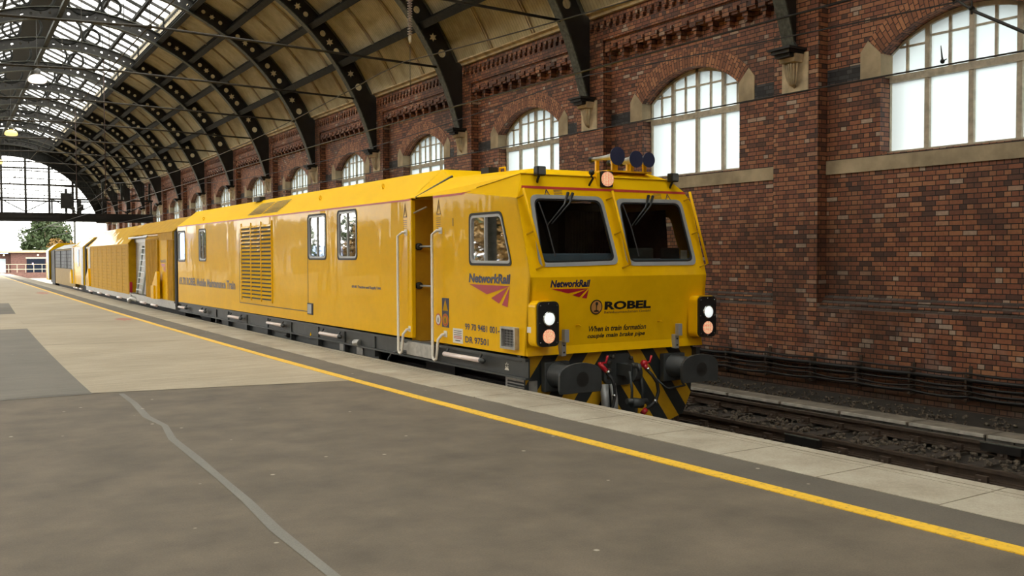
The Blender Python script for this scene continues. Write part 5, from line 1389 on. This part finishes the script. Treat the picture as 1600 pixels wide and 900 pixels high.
    # curved mudguard and bogies
    for (c, k) in ((11.4, 0), (23.9, 1)):
        bo = []
        g = G(); g.box(.28, WB-.28, c-1.25, c+1.25, -.42, -.08); g.box(.32, .45, c-1.7, c+1.7, -.35, -.05); g.box(WB-.45, WB-.32, c-1.7, c+1.7, -.35, -.05); g.box(.25, .5, c-.35, c+.5, -.2, .06)
        b_ = part('bogie_frame', g, M['under'], T)
        for dt in (-1.0, 1.0):
            g = G()
            for x in (TC-.75, TC+.75): g.lathe([(.1, -.07), (.415, -.065), (.42, -.03), (.415, 0), (.41, .065), (.1, .07)], (x, c+dt, -.487), (1, 0, 0), 28)
            g.tube([(TC-.7, c+dt, -.487), (TC+.7, c+dt, -.487)], .08, 10); part('wheelset', g, M['rod'], b_)
            g = G(); g.box(.26, .48, c+dt-.16, c+dt+.16, -.62, -.2); part('axle_box', g, S, b_)
    g = G(); g.tube([(.03, 12.75, -.15), (.03, 12.68, .02), (.03, 12.55, .11), (.03, 12.35, .15), (.03, 12.0, .13)], .018, 6); part('mudguard_edge', g, S, T)
    g = G(); g.box(.10, .2, 8.96, 9.5, -.15, .075); p_ = part('vent_box', g, M['alu'], T); g = G()
    for i in range(5): g.box(.09, .10, 9.0, 9.44, .03-i*.035, .048-i*.035)
    part('vent_slots', g, M['rubber'], p_)
    g = G(); g.box(.5, WB-.5, 9.2, TR-.2, -.2, .30); part('underfloor', g, M['under'], T)
    g = G()   # mesh plate and small white crest on the solebar
    for a in range(6):
        an = a*pi/3+.5; g.add([(.034, 9.36+.05*cos(an), .225+.045*sin(an)+.0), (.034, 9.36+.02*cos(an+.5), .225+.018*sin(an+.5)), (.034, 9.36+.02*cos(an-.5), .225+.018*sin(an-.5))], [(0, 1, 2)])
    g.add([(.034, 9.36-.05, .17), (.034, 9.36+.05, .17), (.034, 9.36+.03, .2), (.034, 9.36-.03, .2)], [(0, 1, 2, 3)])
    part('white_crest', g, M['white'], so)
    # --- plough, with chevron stripes carried in its UVs
    g = G(); zt = .36
    def pl(l, z): d = abs(l-TC); return (l, 8.95+.03*d, z)
    half = [(0, zt), (0, -.56), (.86, -.56), (1.10, -.49), (1.235, -.23), (1.27, .30), (1.27, zt)]
    for sg in (1, -1):
        nl_, nz_ = 12, 10
        def inside(d, z):
            if z < -.49: return min(d, .86+.24*(z+.56)/.07)
            if z < -.23: return min(d, 1.10+.135*(z+.49)/.26)
            return min(d, 1.235+.035*min(1, (z+.23)/.53))
        rows = [-.56, -.49, -.36, -.23, -.05, .1, .25, zt]
        for i in range(len(rows)-1):
            for j in range(12):
                d0, d1 = 1.27*j/12, 1.27*(j+1)/12; q = []
                for d, z in ((d0, rows[i]), (d1, rows[i]), (d1, rows[i+1]), (d0, rows[i+1])):
                    q.append((inside(d, z), z))
                uv = [(d+.73*(z-zt)+.22+5*.41, z) for d, z in q]
                P = [pl(TC+sg*d, z) for d, z in q]; B_ = [(p[0], p[1]+.03, p[2]) for p in P]
                if abs(q[1][0]-q[0][0]) < 1e-4 and abs(q[2][0]-q[3][0]) < 1e-4: continue
                g.add(P, [(0, 1, 2, 3)], [uv])
    plo = part('snow_plough', g, M['hazard'], T, 'black and yellow striped plough')
    g = G(); g.prism([(p[0]+TC, p[1]) for p in half]+[(TC-p[0], p[1]) for p in half[::-1]][:-0 or None], lambda l, z: (l, 8.995, z), lambda l, z: (l, 9.02, z)); part('plough_back', g, M['under'], plo)
    g = G(); g.box(0.03, WB-.03, 9.04, 9.12, .30, .37); part('buffer_beam', g, S, T)
    # buffers
    for c in (.415, 2.175):
        g = G(); g.box(c-.17, c+.17, 8.87, 8.955, -.05, .29); b_ = part('buffer_base', g, S, T, bevel=.01)
        g = G(); g.lathe([(.155, 0), (.15, .02), (.135, .03), (.135, .2), (.115, .21), (.115, .44)], (c, 8.88, .135), (0, -1, 0), 24); part('buffer_housing', g, S, b_)
        P = [(c-.27, -.015), (c+.27, -.015), (c+.285, .03), (c+.285, .19)]+[(c+.285*cos(a), .19+.13*sin(a)) for a in [pi*i/12 for i in range(1, 12)]]+[(c-.285, .19), (c-.285, .03)]
        g = G(); g.prism(P, lambda l, z: (l, 8.40, z), lambda l, z: (l, 8.44, z)); part('buffer_head', g, S, b_, 'flat oblong buffer head', bevel=.006)
        g = G(); g.lathe([(.085, 0), (0, .002)], (c+.02, 8.399, .135), (0, -1, 0), 20, smooth=False); part('grease_mark', g, paint('dark_grease', (.018, .018, .017), .35), b_)
    # coupling
    g = G(); P = [(1.11, .02), (1.11, .24), (1.18, .33), (1.48, .33), (1.56, .24), (1.56, .02), (1.48, -.05), (1.18, -.05)]
    g.prism(P, lambda l, z: (l, 8.90, z), lambda l, z: (l, 8.96, z)); cp = part('coupling_plate', g, S, T, bevel=.008)
    g = G()
    for (l, z) in ((1.17, .23), (1.17, .14), (1.17, .06), (1.50, .27), (1.50, .02), (1.22, .3)): g.lathe([(.025, 0), (.025, .03), (.012, .04)], (l, 8.90, z), (0, -1, 0), 6, smooth=False)
    part('bolt', g, M['rod'], cp)
    g = G(); g.box(1.29, 1.42, 8.62, 8.9, .08, .22); g.lathe([(.11, -.05), (.11, .05)], (1.36, 8.66, .13), (1, 0, 0), 18); g.tube([(1.33, 8.6, .2), (1.33, 8.52, .22), (1.33, 8.5, .16)], .03, 8); part('draw_hook', g, S, cp)
    g = G()
    for x in (1.27, 1.43): g.tube([(x, 8.62, .15), (x+.02, 8.60, -.08), (x+.03, 8.62, -.2)], .016, 8)
    g.tube([(1.22, 8.61, -.2), (1.52, 8.61, -.22)], .035, 8); g.tube([(1.30, 8.62, -.22), (1.44, 8.60, -.24)], .06, 10); g.tube([(1.37, 8.62, -.22), (1.37, 8.64, -.42)], .022, 8); part('screw_link', g, S, cp)
    g = G(); g.tube([(1.08, 8.86, -.02), (1.06, 8.82, -.2), (1.07, 8.8, -.5)], .05, 8); g.tube([(1.2, 8.86, -.02), (1.2, 8.82, -.2), (1.2, 8.8, -.5)], .04, 8); part('cable_bundle', g, M['grey_al'], cp)
    for (P0, pts, ex) in (((1.665, .195), [(1.66, .14), (1.70, .06), (1.77, -.03), (1.79, -.14), (1.75, -.25), (1.68, -.30), (1.60, -.335)], (1.57, -.34)), ((1.0, .23), [(1.06, .14), (1.09, .06), (1.12, -.03), (1.13, -.14), (1.10, -.26), (1.05, -.31)], None)):
        g = G(); g.tube([(l, 8.72 if i else 8.8, z) for i, (l, z) in enumerate(pts)], .021, 8); h = part('brake_hose', g, M['rubber'], T)
        g = G(); g.sphere((P0[0], 8.84, P0[1]), .05 if ex else .028, 8); g.tube([(P0[0], 8.86, P0[1]), (P0[0]+.06, 8.80, P0[1]+.02), (P0[0]+.075, 8.79, P0[1]+.10)], .016, 6); g.tube([(P0[0], 8.84, P0[1]), (pts[0][0], 8.78, pts[0][1])], .028, 8)
        if ex: g.tube([(ex[0]+.03, 8.72, ex[1]+.0), (ex[0]-.03, 8.72, ex[1]-.05)], .032, 8)
        part('brake_cock', g, M['redv'], h, 'red cock')
        g = G(); g.tube([(pts[0][0], 8.77, pts[0][1]+.01), (pts[0][0]+.01, 8.76, pts[0][1]-.015)], .026, 8); g.tube([(pts[-3][0], 8.72, pts[-3][1]+.01), (pts[-3][0]-.02, 8.72, pts[-3][1]-.012)], .026, 8); part('hose_clamp', g, M['chrome'], h)
    g = G(); g.tube([(1.84, 8.84, .01), (1.93, 8.76, -.10), (1.97, 8.74, -.12), (2.25, 8.76, -.10), (2.3, 8.86, -.09)], .012, 6); part('shunter_handle', g, S, T)
    for c in (.46, 2.155):
        g = G(); g.box(c-.03, c+.03, 8.74, 8.80, .52, .665); g.box(c-.03, c+.03, 8.80, 8.87, .36, .53); p_ = part('lamp_bracket', g, M['grey_al'], T)
        g = G()
        for z in (.40, .48): g.lathe([(.012, 0), (.01, .008)], (c, 8.80, z), (0, -1, 0), 8)
        part('bolt', g, M['rod'], p_)
    for c in (.665, 1.89):
        g = G(); g.tube([lf_(c, .70, 0), lf_(c, .71, .05), lf_(c+.03, .69, .06)], .009, 6); part('small_hook', g, Y, T)
    return T
build_power_car()

# ------------------------------------------------------------------ the vehicles behind, laid along the curve (s, n, z)
NS = 6.11; NC = 7.42; NW = 2*NC-NS
def run(g, s0, s1, f, q=1):
    """extrude a profile list of (n,z) from s0 to s1"""
    for i in range(q):
        a, b = s0+(s1-s0)*i/q, s0+(s1-s0)*(i+1)/q
        g.prism(f, lambda n, z: (a, n, z), lambda n, z: (b, n, z), caps=(i in (0, q-1)))
def prof(n0, n1, z0, ze, zt, dn=.5): return [(n0, z0), (n0, ze), (n0+dn, zt), (n1-dn, zt), (n1, ze), (n1, z0)]
def wheels(T, ss):
    for s in ss:
        g = G()
        for n in (NC-.75, NC+.75):
            P, Q = W(s, n-.07, -.487), W(s, n+.07, -.487); d = (Q-P).normalized(); g.lathe([(.1, 0), (.42, 0), (.42, .1), (.1, .14)], P, d, 20)
        g.tube([W(s, NC-.7, -.487), W(s, NC+.7, -.487)], .08, 8); part('wheelset', g, M['rod'], T)
def ribs(g, s0, s1, n, z0, z1, pitch, d=.03):
    s = s0
    while s < s1-.02: g.box(s, s+pitch*.5, n-d, n, z0, z1); s += pitch
def build_rear():
    Y = M['yel']; O = M['ochre']
    g = G(); run(g, 26.40, 26.68, prof(NS+.06, NW-.06, .2, 2.12, 2.5, .45)); 
    for i in range(4): run(g, 26.41+i*.065, 26.44+i*.065, prof(NS+.01, NW-.01, .2, 2.16, 2.53, .45))
    solo('gangway_bellows', g.warp(), M['rubber'], 'dark rubber gangway between the first and second yellow vehicles', 'gangway')
    # second vehicle: equipment wagon
    T = thing('equipment_wagon', 'yellow ribbed wagon with a silver ladder, second vehicle of the train', 'train', W(35, NC, -.907))
    g = G(); run(g, 26.75, 30.5, prof(NS+.03, NW, .33, 2.16, 2.60), 3); run(g, 30.5, 33.8, prof(NS+.26, NW-.3, .33, 2.12, 2.58, .4), 3); part('body', g.warp(), Y, T)
    g = G(); run(g, 26.72, 28.7, [(NS-.02, 1.97), (NS-.02, 2.17), (NS+.04, 2.20), (NS+.04, 1.97)]); run(g, 26.7, 33.6, [(NS+.0, 2.17), (NS+.5, 2.57), (NS+.5, 2.59), (NS-.03, 2.18)], 3); part('eaves_panel', g.warp(), O, T)
    g = G(); ribs(g, 26.75, 27.45, NS+.03, .35, 1.96, .10, .04); part('roller_curtain', g.warp(), O, T, 'corrugated yellow curtain')
    g = G(); g.box(27.5, 28.55, NS-.01, NS+.03, .35, 2.0); p_ = part('logo_panel', g.warp(), Y, T)
    g = G(); put_text(g, 'NetworkRail', .72, .09, lambda u, v: (28.4-u, NS-.014, 1.36+v), .01, .1); part('wagon_lettering', g.warp(), M['navy'], p_)
    g = G(); logo_tri(g, lambda u, v: (28.38-u, NS-.014, 1.33+v), .70, .24); part('wagon_logo', g.warp(), M['redl'], p_)
    g = G(); g.box(28.6, 30.5, NS-.03, NS+.05, .33, 2.03, nx=2); ribs(g, 28.62, 30.48, NS-.03, .35, 2.0, .17, .03); g.add([(28.6, NS-.06, 2.03), (30.5, NS-.06, 2.03), (30.5, NS+.16, 2.24), (28.6, NS+.16, 2.24)], [(0, 1, 2, 3)]); part('ribbed_cabinet', g.warp(), O, T, 'ribbed yellow cabinet')
    for (s0, s1, z1) in ((28.15, 28.85, 1.08),):
        g = G(); g.prism([(s0, .35), (s1, .35), (s1, .78), (s1-.08, .8), (s0+.15, z1+.04), (s0, z1)], lambda s, z: (s, NS-.16, z), lambda s, z: (s, NS-.08, z)); g.box(s0+.3, s1, NS-.2, NS-.08, .35, .72); part('gusset', g.warp(), Y, T, 'bright yellow gusset')
    # shutter and ladder
    g = G(); g.box(30.5, 33.78, NS+.19, NS+.26, 1.98, 2.12, nx=3); g.box(30.5, 33.8, NS+.0, NS+.3, 2.10, 2.15, nx=3); g.box(30.5, 33.78, NS+.24, NS+.27, .33, 2.0, nx=3)
    for i in range(28): g.box(30.7, 33.75, NS+.22, NS+.245, .4+i*.057, .44+i*.057, nx=2)
    part('roller_shutter', g.warp(), M['alu'], T, 'silver roller shutter')
    g = G(); g.box(30.5, 30.75, NS+.05, NS+.3, .3, 2.05); part('shutter_jamb', g.warp(), M['alu'], T)
    g = G()
    for s in (31.2, 32.2): g.tube([(s+.12, NS+.0, .38), (s, NS+.19, 1.86)], .035, 6)
    for i in range(8): f = i/8+.06; g.box(31.2+.12*(1-f), 32.2+.12*(1-f), NS+.0+.19*f-.04, NS+.0+.19*f+.04, .4+1.46*f, .43+1.46*f)
    part('ladder', g.warp(), paint('pale_ladder', (.55, .60, .60), .4, metal=.3), T, 'pale metal ladder')
    # long box with rows of dots
    g = G(); run(g, 33.8, 43.3, prof(NS, NW, .30, 1.93, 2.55, .55), 8); bx = part('container', g.warp(), O, T, 'long yellow perforated box')
    g = G(); ribs(g, 33.9, 43.2, NS, .33, 1.88, 1.2, .006); part('container_seam', g.warp(), O, bx)
    g = G()
    for i in range(44):
        for j in range(13): s = 33.95+i*.21; z = .4+j*.115; g.box(s, s+.035, NS-.006, NS-.001, z, z+.014)
    part('container_hole_rows', g.warp(), paint('hole_shadow', (.16, .09, .01), .7), bx)
    g = G(); run(g, 33.75, 43.35, [(NS-.02, 1.92), (NS+.54, 2.56), (NS+.54, 2.58), (NS-.03, 1.95)], 8); part('container_roof_slope', g.warp(), Y, bx)
    g = G(); g.box(33.76, 33.8, NS+.02, NS+.1, .36, .7); part('red_label', g.warp(), M['redl'], bx)
    g = G(); run(g, 43.3, 45.3, prof(NS+.1, NW, .30, 1.95, 2.42, .5), 2); part('end_bay', g.warp(), Y, T)
    g = G(); g.box(44.0, 44.5, NS+.06, NS+.12, .35, 1.95); g.box(43.9, 45.2, NS+.06, NS+.14, 1.88, 1.95); part('silver_post', g.warp(), M['alu'], T)
    g = G(); g.prism([(43.4, .32), (44.4, .32), (44.4, .7), (43.7, 1.05)], lambda s, z: (s, NS-.06, z), lambda s, z: (s, NS+.1, z)); part('gusset', g.warp(), Y, T)
    g = G(); g.box(26.8, 45.3, NS+.05, NS+.12, .12, .32, nx=12); g.box(26.8, 45.3, NS+.02, NS+.12, .28, .335, nx=12); sb_ = part('solebar', g.warp(), M['alu'], T)
    g = G(); g.box(26.8, 45.3, NS+.3, NW-.3, -.35, .3, nx=12); part('underfloor', g.warp(), M['under'], T)
    for s in (29.2, 31.0, 33.4, 35.6, 38.4, 40.6, 43.2):
        g = G(); g.tube([(s, NS+.02, .12), (s+.8, NS+.02, .12)], .035, 8); part('tow_bar', g.warp(), M['whitec'], sb_)
    g = G(); g.tube([(32.7, NS+.1, .12), (33.1, NS-.02, .2), (33.5, NS-.05, .1)], .07, 8); g.box(33.5, 33.7, NS, NS+.2, .1, .36); part('winch', g.warp(), M['alu'], sb_)
    wheels(T, (28.2, 30.0, 41.6, 43.4))
    # third vehicle
    g = G(); run(g, 45.35, 45.62, prof(NS+.05, NW-.05, .25, 1.98, 2.38, .5)); solo('gangway_bellows', g.warp(), M['rubber'], 'narrow dark gangway beyond the long perforated box', 'gangway')
    T = thing('mess_coach', 'grey-yellow coach with three gridded windows, third vehicle of the train', 'train', W(53, NC, -.907))
    g = G(); run(g, 45.7, 50.0, prof(NS, NW, .30, 1.98, 2.40), 4); part('vestibule', g.warp(), Y, T)
    for a_, b_ in ((45.7, 46.4), (49.3, 49.95)):
        g = G(); g.box(a_, b_, NS-.02, NS, .32, 1.96); part('silver_panel', g.warp(), M['alu'], T)
    g = G(); g.box(47.2, 47.8, NS-.012, NS+.01, 1.1, 1.85); part('door_window', g.warp(), M['blind'], T)
    g = G(); g.prism([(49.4, .3), (50.0, .3), (50.2, .75), (49.7, .95)], lambda s, z: (s, NS-.1, z), lambda s, z: (s, NS, z)); part('gusset', g.warp(), Y, T)
    g = G(); run(g, 50.0, 59.4, prof(NS+.12, NW-.1, .10, 1.90, 2.18, .5), 8); b_ = part('coach_body', g.warp(), paint('grey_gold_side', (.30, .20, .06), .5, spec=.1), T)
    for (a, b) in ((50.4, 53.0), (53.4, 56.0), (56.4, 59.0)):
        g = G(); g.box(a, b, NS+.10, NS+.125, .98, 1.84, nx=2); w_ = part('grid_window', g.warp(), paint('pale_window', (.20, .20, .18), .3), T)
        g = G()
        for i in range(8): x = a+(b-a)*i/7; g.box(x-.05, x+.05, NS+.09, NS+.11, .95, 1.87)
        for i in range(6): z = .96+.88*i/5; g.box(a, b, NS+.09, NS+.11, z-.012, z+.012, nx=2)
        part('window_grid', g.warp(), M['rubber'], w_)
    g = G(); run(g, 50.1, 59.3, [(NS+.14, 1.93), (NS+.6, 2.17), (NS+.6, 2.19), (NS+.12, 1.95)], 6); part('silver_roof_edge', g.warp(), M['alu'], T)
    g = G(); g.box(46, 59.4, NS+.3, NW-.3, -.35, .3, nx=8); part('underfloor', g.warp(), M['under'], T)
    for s in (46.6, 48.0, 49.0):
        g = G(); g.tube([(s, NS+.02, .12), (s+.6, NS+.02, .12)], .04, 6); part('tow_bar', g.warp(), M['whitec'], T)
    wheels(T, (47.2, 49.0, 57, 58.6))
    T = thing('rear_cab_car', 'last vehicle of the train, grey and yellow cab end at the far left', 'train', W(62, NC, -.907))
    g = G(); run(g, 59.6, 61.8, prof(NS+.1, NW-.15, .1, 1.88, 2.12), 2); part('dark_end', g.warp(), M['rubber'], T)
    g = G(); run(g, 61.85, 63.5, prof(NS, NW, .22, 1.9, 2.33), 2); part('body', g.warp(), Y, T)
    g = G(); g.box(61.7, 62.3, NS-.02, NS, .3, 1.9); part('silver_panel', g.warp(), M['alu'], T)
    g = G(); g.box(61.6, 63.3, NS+.3, NW-.3, -.35, .3, nx=2); part('underfloor', g.warp(), M['under'], T)
    wheels(T, (62.6,))
build_rear()
